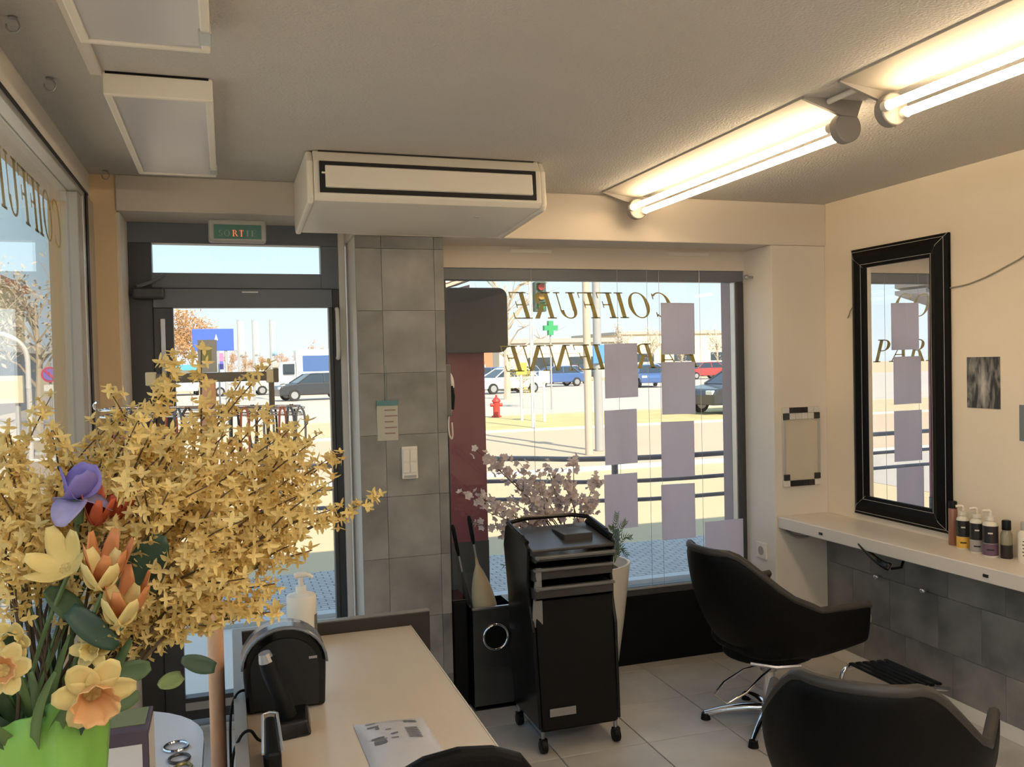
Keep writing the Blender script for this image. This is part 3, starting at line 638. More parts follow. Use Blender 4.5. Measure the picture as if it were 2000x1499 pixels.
# desk chair whose rounded back rises in front of the parcel
dcx, dcy = .405, 1.59
dch = thing('desk_chair', 'black desk chair with rounded back standing at the end of the reception desk', 'chair', (dcx, dcy-.18, 0))
bp = [(-.19, .56), (-.185, .70), (-.165, .78), (-.125, .835), (-.07, .858), (0, .866), (.07, .858), (.125, .835), (.165, .78), (.185, .70), (.19, .56), (.12, .52), (-.12, .52)]
MB().prism([(dcx+x, z-.004) for x, z in bp], 'y', dcy, dcy+.045).build('backrest', LEATH, dch, bevel=.018, seg=3)
MB().box((dcx-.21, dcy-.44, .42), (dcx+.21, dcy+.0, .49)).build('seat', LEATH, dch, bevel=.03, seg=3)
MB().tube([(dcx, dcy+.02, .60), (dcx, dcy+.06, .45), (dcx, dcy-.05, .405), (dcx, dcy-.2, .40)], .018, 10).build('back_support', BLACK, dch, smooth=True)
MB().cyl((dcx, dcy-.2, .06), (dcx, dcy-.2, .42), .025).build('gas_column', STEEL, dch, smooth=True)
for k in range(5):
    a = 2*math.pi*k/5+.3; q = Vector((dcx, dcy-.2, 0)); e = q+Vector((.24*math.cos(a), .24*math.sin(a), .05))
    lg = MB().tube([q+Vector((0, 0, .09)), e+Vector((0, 0, .01))], [.022, .014], 8).build('base_leg', BLACK, dch, smooth=True)
    MB().cyl(e+Vector((-.012, 0, -.024)), e+Vector((.012, 0, -.024)), .026, n=14).build('castor', BLACK, lg, smooth=True)

# ================================================================== SALON TROLLEY
tr = thing('salon_trolley', 'black plastic salon trolley on castors with pull-out trays', 'trolley', (1.355, 3.46, 0))
TX0, TX1, TY0, TY1 = 1.185, 1.520, 3.31, 3.64
def sidepoly(): return [(TY0+.005, .10), (TY1+.0, .10), (TY1+.01, .30), (TY1+.005, .60), (TY1+.03, .80), (TY1-.01, .885), (TY1-.06, .908), (TY0+.10, .885), (TY0+.03, .842), (TY0+.06, .70), (TY0+.05, .60), (TY0+.02, .50)]
for x, dx in ((TX0-.008, -.02), (TX1+.008, .01)):
    P = sidepoly(); n = len(P)
    def sh_(z): return -.028*((z-.10)/.8) if dx < 0 else .0
    V = [(x+sh_(z)-.007, y, z) for y, z in P]+[(x+sh_(z)+.007, y, z) for y, z in P]
    MB().add(V, [tuple(range(n-1, -1, -1)), tuple(range(n, 2*n))]+[(i, (i+1) % n, n+(i+1) % n, n+i) for i in range(n)]).build('side_panel', BLKG, tr, bevel=.004)
MB().hexa([(TX0, TY0, .095), (TX1, TY0, .095), (TX1, TY0+.02, .095), (TX0, TY0+.02, .095), (TX0-.012, TY0+.035, .62), (TX1, TY0+.035, .62), (TX1, TY0+.055, .62), (TX0-.012, TY0+.055, .62)]).build('front_panel', BLACK, tr, bevel=.004)
box('base', (TX0, TY0+.01, .085), (TX1, TY1, .11), BLACK, tr, .006)
box('back_panel', (TX0, TY1-.015, .11), (TX1, TY1, .80), BLACK, tr)
tg = mat('smoky_tray', (.045, .043, .04), .3, var=.1); tl_ = mat('tray_lip', (.16, .155, .15), .3, var=.05)
def tray(z, h, y0_, name='tray'):
    mb = MB().box((TX0-.012, y0_, z), (TX1-.01, TY1-.03, z+.006))
    mb.box((TX0-.012, y0_, z), (TX1-.01, y0_+.006, z+h)).box((TX0-.018, y0_, z), (TX0-.012, TY1-.03, z+h)).box((TX1-.01, y0_, z), (TX1-.004, TY1-.03, z+h))
    o = mb.build(name, tg, tr)
    MB().box((TX0-.020, y0_-.014, z+h-.004), (TX1-.002, y0_+.008, z+h+.008)).build('tray_lip', tl_, o, bevel=.003)
    MB().cyl((TX0-.012, y0_-.008, z+h+.002), (TX0-.012, y0_-.018, z+h+.002), .007, n=10).build('lip_button', tl_, o, smooth=True)
tray(.630, .045, TY0+.012); tray(.705, .045, TY0+.022); tray(.785, .020, TY0-.002)
# moulded top tray
tp = MB().hexa([(TX0-.03, TY0+.005, .825), (TX1, TY0+.005, .825), (TX1, TY1-.02, .862), (TX0-.03, TY1-.02, .862), (TX0-.03, TY0+.005, .838), (TX1, TY0+.005, .838), (TX1, TY1-.02, .875), (TX0-.03, TY1-.02, .875)]).build('top_tray', tg, tr, bevel=.004)
MB().tube([(TX0-.035, TY0+.05, .862), (TX0-.035, TY1-.03, .902), (TX0+.06, TY1+.0, .910), (TX1-.06, TY1+.0, .910), (TX1+.005, TY1-.03, .902), (TX1+.005, TY0+.05, .862)], .010, 8).build('top_rim', BLKG, tp, smooth=True)
MB().box((1.33, 3.40, .846), (1.46, 3.55, .874)).build('tray_divider', tg, tp, bevel=.003)
MB().hexa([(TX0-.025, TY0+.035, .52), (TX0+.02, TY0+.03, .50), (TX0+.02, TY0+.04, .50), (TX0-.025, TY0+.045, .52), (TX0-.008, TY0+.02, .76), (TX0+.012, TY0+.015, .76), (TX0+.012, TY0+.025, .76), (TX0-.008, TY0+.03, .76)]).build('inner_guide', mat('grey_guide', (.24, .23, .21), .5, var=.05), tr)
box('name_plate', (1.215, 3.3065, .150), (1.330, 3.313, .183), STEEL, tr, .001)
for x in (1.19, 1.515):
    for y in (3.325, 3.63):
        c = MB().cyl((x-.014, y, .028), (x+.014, y, .028), .028, n=20).build('castor', BLACK, tr, smooth=True, bevel=.005)
        MB().tube([(x, y+.004, .056), (x, y+.004, .088)], .009, 8).build('castor_stem', STEEL, c, smooth=True)
        MB().box((x-.017, y-.012, .03), (x+.017, y+.012, .06)).build('castor_fork', BLKG, c, bevel=.005)

# ================================================================== TALL WHITE PLANTER WITH PINK BLOSSOM, UMBRELLA STAND
pl = thing('tall_planter', 'tall tapering white planter behind the trolley holding pink blossom', 'planter', (1.60, 3.93, 0))
MB().lathe([(.14, 0), (.15, .01), (.20, .35), (.235, .62), (.235, .63), (.222, .63), (.215, .60), (.18, .56)], 36, (1.60, 3.87, 0), sx=1.02, sy=.85).build('pot', mat('white_glaze', (.72, .69, .62), .3, var=.03), pl, smooth=True)
MB().lathe([(.20, .585), (.17, .605), (.10, .61), (.001, .612)], 24, (1.60, 3.87, 0), sx=1, sy=.8).build('soil', mat('soil', (.05, .04, .03), .95, var=.3, bump=.4), pl, smooth=True)
us = thing('umbrella_stand', 'black and smoky square umbrella stand beside the slate column', 'umbrella stand', (1.10, 3.93, 0))
ux0, ux1, uy0, uy1 = 1.045, 1.245, 3.84, 4.04
sm = mat('smoky_acrylic', (.045, .044, .042), .18, var=.2, vscale=6, spec=.7)
box('front_panel', (ux0, uy0, .005), (ux1, uy0+.008, .47), sm, us, .002)
box('side_panel', (ux0, uy0+.008, .005), (ux0+.008, uy1, .47), BLKG, us, .002)
box('side_panel', (ux1-.008, uy0+.008, .005), (ux1, uy1, .47), BLKG, us, .002)
box('back_panel', (ux0, uy1-.008, .005), (ux1, uy1, .47), BLKG, us, .002)
box('base', (ux0, uy0, 0), (ux1, uy1, .02), BLKG, us)
box('rim', (ux0-.003, uy0-.003, .466), (ux1+.003, uy0+.011, .476), STEEL, us, .001)
rg = MB().tube([(1.15+.058*math.cos(2*math.pi*k/28), uy0-.006, .335+.058*math.sin(2*math.pi*k/28)) for k in range(28)], .006, 8, closed=True).build('ring', CHROME, us, smooth=True)
MB().cyl((1.15, uy0-.004, .335), (1.15, uy0+.002, .335), .055, n=28).build('ring_disc', BLACK, rg, smooth=True)
bn = thing('waste_bin', 'narrow plain black bin between the slate column and the umbrella stand', 'bin', (1.0, 3.95, 0))
MB().box((.968, 3.90, 0), (1.036, 4.08, .50)).build('bin_body', BLACK, bn, bevel=.006)
box('bin_rim', (.966, 3.898, .50), (1.038, 4.082, .508), BLKG, bn, .002)
def umbrella(label, p0, p1, m, r=.028, flare=1.0):
    t = thing('umbrella', label, 'umbrella', tuple(p0), group='umbrellas in the stand')
    p0, p1 = Vector(p0), Vector(p1); d = p1-p0; n = 14; pts = [p0+d*(i/n) for i in range(n+1)]
    MB().tube(pts, [.004+r*math.sin(min(1, i/n*1.15)*math.pi)**.8*(.6+.4*flare) for i in range(n+1)], 10).build('canopy', m, t, smooth=True)
    MB().cyl(p0-d*.02, p1+d*.04, .0045, n=8).build('shaft', STEEL, t, smooth=True)
    e = p1+d*.04; MB().tube([e, e+d*.04, e+d*.22, e+d*.25], [.006, .010, .011, .006], 10).build('handle', BLACK, t, smooth=True)
umbrella('closed black umbrella leaning in the umbrella stand', (1.165, 3.95, .05), (1.125, 3.97, .50), BLACK, .03)
umbrella('loosely folded beige umbrella leaning in the umbrella stand', (1.165, 3.925, .20), (1.075, 3.895, .74), mat('beige_cloth', (.52, .42, .26), .8, var=.2, vscale=25), .055)
umbrella('slim dark umbrella with silver shaft leaning against the slate column', (1.135, 3.995, .06), (1.035, 4.02, .66), mat('charcoal_cloth', (.05, .05, .05), .7, var=.2), .022)

# ================================================================== RECEPTION DESK
dk = thing('reception_desk', 'reception desk with birch top and raised dark rim', 'desk', (.28, 2.0, 0))
MB().box((.022, 1.66, .722), (.548, 2.80, .75)).build('desktop', DESKW, dk, bevel=.003)
MB().box((-.004, 1.66, 0), (.022, 2.84, .790)).build('side_rim', DKWOOD, dk, bevel=.003)
MB().box((.022, 2.80, 0), (.615, 2.826, .790)).build('back_rim', DKWOOD, dk, bevel=.003)
box('rim_cap', (-.004, 2.80, .790), (.615, 2.827, .7925), mat('rim_edge_grey', (.23, .21, .18), .4, var=.05), dk)
box('rim_cap', (-.0045, 1.66, .790), (.023, 2.80, .7925), mat('rim_edge_grey', (0, 0, 0)), dk)
box('edge_strip', (.5475, 1.66, .722), (.551, 2.80, .7505), mat('birch_edge', (.62, .53, .42), .4, var=.05), dk)
box('leg_panel', (.50, 1.67, 0), (.53, 2.0, .722), DKWOOD, dk)
box('drawer_unit', (.06, 2.2, .02), (.50, 2.78, .722), DKWOOD, dk)
# arched black appliance
ap = thing('arched_appliance', 'black arched desk appliance with glossy grey rim on the reception desk', 'appliance', (.118, 2.25, .75))
def arch(w, h, n=14):
    p = [(-w*.92, 0), (-w, h*.45)]
    for k in range(n+1):
        a = math.pi-math.pi*k/n; p.append((w*math.cos(a), h*.55+h*.45*math.sin(a)))
    return p+[(w, h*.45), (w*.96, 0)]
A = arch(.100, .205)
MB().prism([(.118+x, .752+z) for x, z in A], 'y', 2.215, 2.30).build('body', BLKG, ap, bevel=.008, seg=3)
rim = [(x, z) for x, z in A if z > .11]
GB = mat('glossy_grey_band', (.16, .165, .18), .15, spec=.8, var=.15, vscale=30)
MB().grid([[(.118+x*1.015, y, .752+z*1.012) for y in (2.20, 2.215, 2.25, 2.285)] for x, z in rim]).build('rim_band', GB, ap, smooth=True, solid=.006)
MB().grid([[(.118+x*1.022, y, .752+z*1.019) for y in (2.222, 2.262)] for x, z in rim[4:10]]).build('display_strip', mat('display_lilac', (.40, .38, .48), .2, var=.3, vscale=90), ap, smooth=True)
MB().prism([(.118+x*.82, .76+z*.84) for x, z in A], 'y', 2.2105, 2.2155).build('front_recess', mat('matte_black', (.006, .006, .006), .6, var=.1), ap)
box('front_mark', (.176, 2.2085, .875), (.196, 2.2108, .881), STEEL, ap)
# phone set on the desk
pb = thing('desk_phone', 'black upright desk phone in its charging base beside the arched appliance', 'phone', (.12, 2.10, .75))
MB().hexa([(.075, 2.03, .75), (.165, 2.045, .75), (.17, 2.13, .75), (.08, 2.12, .75), (.085, 2.045, .785), (.158, 2.055, .785), (.163, 2.12, .80), (.088, 2.115, .80)]).build('charging_base', BLKG, pb, bevel=.006)
hsx = MB().tube(smoothcurve([(.118, 2.085, .775), (.102, 2.09, .83), (.080, 2.10, .89), (.071, 2.105, .925)], 5), [.021]*16, 10).build('handset', BLACK, pb, smooth=True)
MB().tube([(.071, 2.10, .918), (.066, 2.098, .938)], [.019, .014], 10).build('antenna_cap', STEEL, hsx, smooth=True)
pr = thing('card_reader', 'black narrow handheld reader with silver edge near the desk phone', 'card reader', (.075, 1.93, .75))
MB().hexa([(.052, 1.86, .75), (.088, 1.86, .75), (.088, 2.0, .75), (.052, 2.0, .75), (.052, 1.86, .80), (.088, 1.86, .80), (.083, 1.985, .835), (.057, 1.985, .835)]).build('reader_body', BLACK, pr, bevel=.010, seg=3)
MB().tube([(.090, 1.862, .802), (.086, 1.984, .837), (.070, 1.992, .838), (.055, 1.984, .837), (.050, 1.862, .802)], .003, 6).build('edge_trim', ALU, pr, smooth=True)
pc = thing('power_cable', 'black cable looping over the desk rim beside the phone', 'cable', (.03, 2.05, .75))
MB().tube(smoothcurve([(.09, 2.06, .756), (.05, 2.03, .762), (.028, 2.0, .80), (.005, 1.97, .797), (-.012, 1.96, .74), (-.016, 2.05, .5)], 6), .0035, 6).build('cable_run', BLACK, pc, smooth=True)
MB().tube(smoothcurve([(.03, 2.26, .757), (.025, 2.25, .80), (.0, 2.235, .797), (-.014, 2.22, .74), (-.016, 2.20, .55)], 6), .0035, 6).build('cable_run', BLACK, pc, smooth=True)
# white pump dispenser
pd = thing('pump_dispenser', 'white cylindrical pump dispenser standing against the desk rim', 'dispenser', (.200, 2.73, .75))
px_, py_ = .200, 2.735
MB().lathe([(.042, 0), (.0455, .004), (.0455, .145), (.043, .153), (.030, .158), (.018, .160)], 32, (px_, py_, .75)).build('bottle_body', mat('white_bottle', (.80, .76, .66), .35, var=.02), pd, smooth=True)
MB().cyl((px_, py_, .908), (px_, py_, .93), .017, n=20).build('collar', WHITEP, pd, smooth=True)
MB().cyl((px_, py_, .93), (px_, py_, .958), .008, n=14).build('plunger', WHITEP, pd, smooth=True)
MB().tube(smoothcurve([(px_-.02, py_, .962), (px_, py_, .965), (px_+.02, py_, .963), (px_+.036, py_, .955)], 4), [.009]*8+[.007]*5, 10).build('spout', WHITEP, pd, smooth=True)
MB().grid([[(px_+.0462*math.cos(a), py_+.0462*math.sin(a), .775+dz) for dz in (0, .035, .07)] for a in [R(-40+k*8) for k in range(8)]]).build('label', mat('grey_label', (.16, .15, .15), .4, var=.2), pd, smooth=True)
# parcel
pa = thing('parcel_pouch', 'grey-white plastic mailing pouch with printed label lying on the desk', 'parcel', (.36, 1.93, .75))
cs = [at(x, y, 2) for x, y in ()]
q00, q10, q11, q01 = Vector((.268, 1.76, 0)), Vector((.435, 1.76, 0)), Vector((.425, 2.05, 0)), Vector((.262, 2.065, 0))
def pp(u, v, h): 
    p = q00*(1-u)*(1-v)+q10*u*(1-v)+q11*u*v+q01*(1-u)*v
    b = 16*u*(1-u)*v*(1-v); return Vector((p.x, p.y, .7515+h*b**.5*1.0+.0012*math.sin(u*21)*math.sin(v*17)*b))
N = 14
MB().grid([[pp(i/N, j/N, .018) for j in range(N+1)] for i in range(N+1)]).grid([[pp(i/N, (N-j)/N, -.000) for j in range(N+1)] for i in range(N+1)]).build('pouch', mat('grey_polythene', (.52, .49, .48), .35, var=.08, vscale=20, bump=.15, bscale=60), pa, smooth=True)
INK = mat('print_ink', (.13, .12, .12), .5, var=.1)
def mark(u0, u1, v0, v1, m=INK, nm='print_mark'):
    MB().grid([[pp(u0+(u1-u0)*i/3, v0+(v1-v0)*j/3, .0192)+Vector((0, 0, .0006)) for j in range(4)] for i in range(4)]).build(nm, m, pa)
mark(.14, .30, .80, .825); mark(.24, .29, .74, .79); mark(.14, .28, .885, .9); mark(.12, .30, .56, .585); mark(.15, .33, .53, .545); mark(.14, .31, .47, .52)
for k in range(7): mark(.62, .80, .50+k*.032, .515+k*.032)
mark(.66, .85, .83, .85); mark(.66, .85, .865, .88); mark(.40, .5, .60, .62); mark(.38, .48, .52, .535); mark(.36, .44, .70, .715)

# ================================================================== WHITE SIDE TABLE
tb = thing('white_table', 'white side table with rounded corner under the side window', 'table', (-.27, 1.8, 0))
ol = []
for cx_, cy_, a0 in ((-.33, 2.19, 0), (-.30, 2.19, 90), (-.30, 1.2, 180), (-.33, 1.2, 270)):
    rr_ = .25 if a0 in (0,) else .18
    cx2 = -.075-rr_ if a0 in (0, 270) else -.485+rr_; cy2 = 2.45-rr_ if a0 in (0, 90) else 1.1+rr_
    for k in range(10): a = R(a0+10*k); ol.append((cx2+rr_*math.cos(a), cy2+rr_*math.sin(a)))
MB().prism(ol, 'z', .695, .72).build('tabletop', mat('white_laminate', (.74, .74, .76), .3, var=.02), tb, bevel=.004)
for x in (-.43, -.14):
    for y in (1.2, 2.15): MB().cyl((x, y, 0), (x, y, .695), .018, .024).build('leg', ALU, tb, smooth=True)
cbx = thing('gift_carton', 'white carton with purple edges on the white table beside the vase', 'box', (-.22, 1.92, .72))
W_ = mat('carton_white', (.66, .62, .58), .6, var=.04); PU = mat('carton_purple', (.085, .055, .075), .45, var=.1); PK = mat('carton_pink', (.55, .25, .38), .5, var=.05)
bx0, bx1, by0, by1, bz0, bz1 = -.29, -.168, 1.87, 2.00, .72, .885
box('carton_body', (bx0, by0, bz0), (bx1, by1, bz1), PU, cbx, .002)
box('front_label', (bx0+.004, by0-.0012, bz0+.004), (bx1-.012, by0, bz1-.028), W_, cbx)
box('side_label', (bx1, by0+.008, bz0+.004), (bx1+.0012, by1-.003, bz1-.012), W_, cbx)
box('top_label', (bx0+.006, by0+.03, bz1), (bx1-.008, by1-.006, bz1+.0012), mat('carton_olive', (.22, .24, .10), .5, var=.15), cbx)
box('pink_band', (bx0+.004, by0-.002, bz0+.004), (bx1-.012, by0-.0012, bz0+.028), PK, cbx)
box('side_mark', (bx1+.0012, by0+.05, bz0+.02), (bx1+.002, by0+.08, bz0+.055), mat('carton_grey', (.35, .33, .30), .5, var=.05), cbx)
def bangle(label, x, y, z, r, tilt, m):
    M_ = Matrix.Rotation(tilt, 3, 'X') @ Matrix.Rotation(tilt*1.7, 3, 'Z')
    o = MB().tube([Vector((x, y, z))+M_ @ Vector((r*math.cos(2*math.pi*k/20), r*math.sin(2*math.pi*k/20), 0)) for k in range(20)], .0035, 6, closed=True).build('bangle', m, smooth=True)
    tag(o, label, 'bangle', 'bangles on the white table')
bangle('polished steel bangle on the white table by the carton', -.135, 2.16, .7245, .026, .02, CHROME)
bangle('dark bangle on the white table by the carton', -.125, 2.09, .7245, .022, .02, mat('dark_bead', (.05, .045, .04), .3, var=.2))
bangle('olive gold bangle on the white table by the carton', -.115, 2.04, .7245, .018, .02, mat('olive_gold', (.30, .24, .10), .35, metal=.5, var=.1))

# ================================================================== ACCESSORY DISPLAY STAND
DSX, DSY = -.049, 2.56
ds = thing('display_stand', 'wooden accessory stand with wrapped pole, top bar and wire rail by the door', 'display stand', (DSX, DSY, 0))
def wrapmat():
    m = mat('wrapped_pole', (.74, .42, .25), .75, var=.55, vscale=11, bump=.2, bscale=40, stretch=(1, 1, .55)); return m
box('foot_board', (-.20, 2.47, 0), (-.012, 2.72, .02), DKWOOD, ds, .004)
MB().cyl((DSX, DSY, .02), (DSX, DSY, 1.575), .0215, n=20).build('pole', wrapmat(), ds, smooth=True)
bar = mat('driftwood', (.13, .11, .08), .7, var=.3, vscale=12); pal = mat('pale_wood_end', (.55, .46, .28), .6, var=.15)
tbz = box('top_bar', (-.205, DSY-.014, 1.566), (.135, DSY+.012, 1.592), bar, ds, .004)
box('end_block', (-.207, DSY-.016, 1.560), (-.18, DSY+.014, 1.597), pal, ds, .003)
box('end_block', (.108, DSY-.016, 1.560), (.128, DSY+.014, 1.597), pal, ds, .003)
box('bar_cap', (.128, DSY-.016, 1.560), (.142, DSY+.014, 1.600), bar, ds, .003)
MB().cyl((.122, DSY, 1.49), (.122, DSY, 1.562), .008, n=10).build('hanger_post', bar, ds, smooth=True)
lp = [(-.30, DSY-.075, 1.50), (.195, DSY-.075, 1.488), (.205, DSY-.06, 1.488), (.205, DSY+.06, 1.488), (.195, DSY+.075, 1.488), (-.30, DSY+.075, 1.50), (-.315, DSY+.06, 1.50), (-.315, DSY-.06, 1.50)]
wl = MB().tube(lp, .0035, 8, closed=True).build('wire_rail', CHROME, ds, smooth=True)
MB().tube([(p[0], p[1], p[2]-.018) for p in lp], .0028, 8, closed=True).build('lower_rail', CHROME, wl, smooth=True)
MB().tube(smoothcurve([(-.315, DSY-.06, 1.50), (-.325, DSY-.07, 1.505), (-.328, DSY-.072, 1.515), (-.322, DSY-.07, 1.522)], 4), .003, 6).build('rail_curl', CHROME, wl, smooth=True)
for x in (-.07, -.028): MB().cyl((x, DSY-.075, 1.496), (x, DSY+.075, 1.494), .003, n=8).build('cross_wire', CHROME, wl, smooth=True)
cd_ = thing('price_card', 'pale card with olive print standing on the display stand bar', 'card', (-.045, DSY, 1.594))
MB().box((-.072, DSY-.004, 1.593), (-.022, DSY, 1.683)).build('card', mat('card_grey', (.42, .40, .36), .7, var=.05), cd_)
box('card_print', (-.064, DSY-.0046, 1.625), (-.036, DSY-.004, 1.665), mat('olive_print', (.30, .28, .10), .7, var=.2), cd_)
NK = [('jet black', (.012, .012, .014)), ('dark brown', (.06, .035, .02)), ('pearl white', (.66, .62, .55)), ('rust red', (.42, .10, .05)), ('steel grey', (.22, .22, .23)), ('amber', (.45, .22, .07)), ('slate blue', (.10, .12, .16)), ('ivory', (.6, .52, .4))]
nkm = [mat('beads_'+n.replace(' ', '_'), c, .35, var=.25, vscale=120) for n, c in NK]
xs = [-.295, -.27, -.245, -.225, -.20, -.175, -.15, -.125, -.10, -.005, .02, .045, .07, .09, .108, .126, .145, .165, .18, .193]
for i, x in enumerate(xs):
    k = (i*3+i//5) % 8; side = -1 if i % 3 else 1; y = DSY+side*.079; L = .12+.09*rnd.random(); w = .008+.005*rnd.random()
    zr = 1.50-.0242*(x+.30)
    o = MB(); pts = smoothcurve([(x-.002, y+.004*-side, zr+.004), (x-w, y+side*.004, zr-.02), (x-w*1.1, y+side*.004, zr-L*.6), (x, y+side*.004, zr-L), (x+w*1.1, y+side*.004, zr-L*.6), (x+w, y+side*.004, zr-.02), (x+.002, y-side*.004, zr+.004)], 6)
    t = thing('bead_necklace', '%s bead necklace hanging %s on the wire rail of the stand' % (NK[k][0], ['at the front', 'at the back'][side > 0]) , 'necklace', (x, y, zr-L), group='necklaces on the display stand')
    o.tube(pts, .0034 if k not in (2, 7) else .0045, 6).build('strand', nkm[k], t, smooth=True)
    MB().ball((x, y+side*.004, zr-L-.008), .009, 6, 1.3).build('pendant', nkm[(k+3) % 8], t, smooth=True)

# ================================================================== FLOWERS
STEMG = mat('green_stem', (.10, .16, .06), .6, var=.2); TWIG = mat('brown_twig', (.10, .065, .035), .8, var=.25)
LEAFG = mat('leaf_green', (.09, .15, .06), .55, var=.3, vscale=15, trans=.2); LEAFD = mat('leaf_dark', (.035, .075, .045), .5, var=.3, vscale=15, trans=.15)
FORS = mat('forsythia_yellow', (.80, .64, .27), .7, var=.10, vscale=40, rand=.16, trans=.4, sub=(.84, .62, .20))
VX, VY, VZ = -.265, 1.45, .72
vs_ = thing('flower_vase', 'bright green wrapped flower vase on the white table', 'vase', (VX, VY, VZ))
GV = mat('apple_green_wrap', (.20, .42, .07), .45, var=.2, vscale=10, bump=.15, bscale=14)
rows_ = []
for j in range(9):
    f = j/8; z = VZ+.40*f; r0 = .052+.034*f; row = []
    for k in range(49):
        a = 2*math.pi*k/48; r = r0*(1-.16*(.25+.75*f)*max(0, math.sin(4*a+1.2))**6+.05*f*math.sin(5*a+1)+.02*f*math.sin(13*a))
        row.append((VX+r*math.cos(a), VY+r*math.sin(a), z+((.014*math.sin(4*a+.4)+.006*math.sin(9*a)) if j == 8 else 0)))
    rows_.append(row)
MB().grid(rows_).build('wrap', GV, vs_, smooth=True, solid=.004)
MB().lathe([(.046, 0), (.050, .004), (.056, .1), (.072, .35), (.001, .352)], 24, (VX, VY, VZ)).build('pot', mat('dark_pot', (.05, .06, .03), .8, var=.2), vs_, smooth=True)
ms = MB()
for k in range(260):
    a = rnd.random()*6.283; r = .045*math.sqrt(rnd.random()); p = Vector((VX+r*math.cos(a), VY+r*math.sin(a), VZ+.345+.02*rnd.random()))
    d = Vector((rnd.uniform(-1, 1), rnd.uniform(-1, 1), rnd.uniform(.1, 1))).normalized()*rnd.uniform(.015, .032)
    ms.tube([p, p+d*.6+Vector((0, 0, .004)), p+d], [.0016, .0014, .0008], 3)
mo = ms.build('moss', mat('moss_green', (.10, .12, .055), .9, var=.4, vscale=50), vs_); mo['kind'] = 'stuff'

def petal(L, W, bend, twist=0, n=4, w2=3):
    """grid of one petal along +x, curling upward"""
    P = []
    for i in range(n+1):
        u = i/n; w = (W*math.sin(math.pi*min(1, .12+u*.88))**.75 if u < 1 else W*.12) if n < 6 else W*math.sin(math.pi*(.14+u*.76))**.7*(1 if u < 1 else .8)
        row = []
        for j in range(w2):
            v = (j/(w2-1)-.5)*2; p = Vector((L*u, w*v*.5, bend*L*u*u+.12*w*(v*v)))
            p = Matrix.Rotation(twist*u, 3, 'X') @ p; row.append(p)
        P.append(row)
    return P
def rotgrid(P, M_, off=Vector((0, 0, 0))): return [[M_ @ p+off for p in r] for r in P]
# forsythia blossom: four narrow petals around a small tube
def forsy(seed):
    r = random.Random(seed); mb = MB()
    for k in range(4):
        P = petal(.017*r.uniform(.85, 1.15), .0085, r.uniform(.1, .5), r.uniform(-.6, .6), 3, 3)
        mb.grid(rotgrid(P, Matrix.Rotation(k*math.pi/2+r.uniform(-.15, .15), 3, 'Z'), Vector((0, 0, .005))))
    mb.tube([(0, 0, -.004), (0, 0, .006)], [.0012, .003], 5)
    me = bpy.data.meshes.new('blossom'); me.from_pydata(mb.v, [], mb.f); me.materials.append(FORS); me.update(); return me
FM = [forsy(i) for i in range(6)]
BASE = Vector((VX, VY, VZ+.33))
def put(name, me, parent, loc, rot, sc=1):
    o = bpy.data.objects.new(name, me); COL.objects.link(o); o.parent = parent; o.location = loc; o.rotation_euler = rot; o.scale = (sc, sc, sc); return o
def branch(tip, label, n, group='forsythia branches in the green vase', side=2, start=.25, sag=.03, spread=.016):
    root = BASE+Vector((rnd.uniform(-.05, .05), rnd.uniform(-.05, .05), 0)); tip = Vector(tip); d = tip-root
    t = thing('forsythia_branch', label, 'branch', tuple(root), group=group)
    mid1 = root+d*.35+Vector((rnd.uniform(-.02, .02), rnd.uniform(-.02, .02), sag+.035)); mid2 = root+d*.7+Vector((rnd.uniform(-.015, .015), rnd.uniform(-.015, .015), sag+.02))
    pts = smoothcurve([root, mid1, mid2, tip], 6); m = len(pts)
    MB().tube(pts, [.0032-.0022*i/(m-1) for i in range(m)], 5).build('twig', TWIG, t, smooth=True)
    paths = [(pts, n)]
    for s_ in range(side):
        i0 = int(m*rnd.uniform(.4, .75)); p = pts[i0]; dd = (d.normalized()+Vector((rnd.uniform(-.7, .7), rnd.uniform(-.6, .6), rnd.uniform(-.4, .7)))).normalized()*d.length*rnd.uniform(.18, .3)
        q = [p, p+dd*.5+Vector((0, 0, .006)), p+dd]; q = smoothcurve(q, 4); MB().tube(q, [.0016-.0008*i/(len(q)-1) for i in range(len(q))], 4).build('side_twig', TWIG, t, smooth=True)
        paths.append((q, n//3))
    for pt, cnt in paths:
        lo = start if pt is pts else .15
        for k in range(cnt):
            u = lo+(1-lo)*(k+rnd.random())/cnt; f = u*(len(pt)-1); i = min(int(f), len(pt)-2); p = pt[i].lerp(pt[i+1], f-i)
            off = Vector((rnd.gauss(0, 1), rnd.gauss(0, 1), rnd.gauss(0, 1)))
            off = off.normalized()*rnd.uniform(.3, 1)*spread if k < cnt-1 else Vector((0, 0, .002))
            z = off.normalized() if off.length > 1e-4 else Vector((0, 0, 1)); z = (z+Vector((0, -.5, .1))).normalized()
            put('blossom', FM[rnd.randrange(6)], t, p+off-root, z.to_track_quat('Z', 'Y').to_euler(), rnd.uniform(.55, .9))
    return t
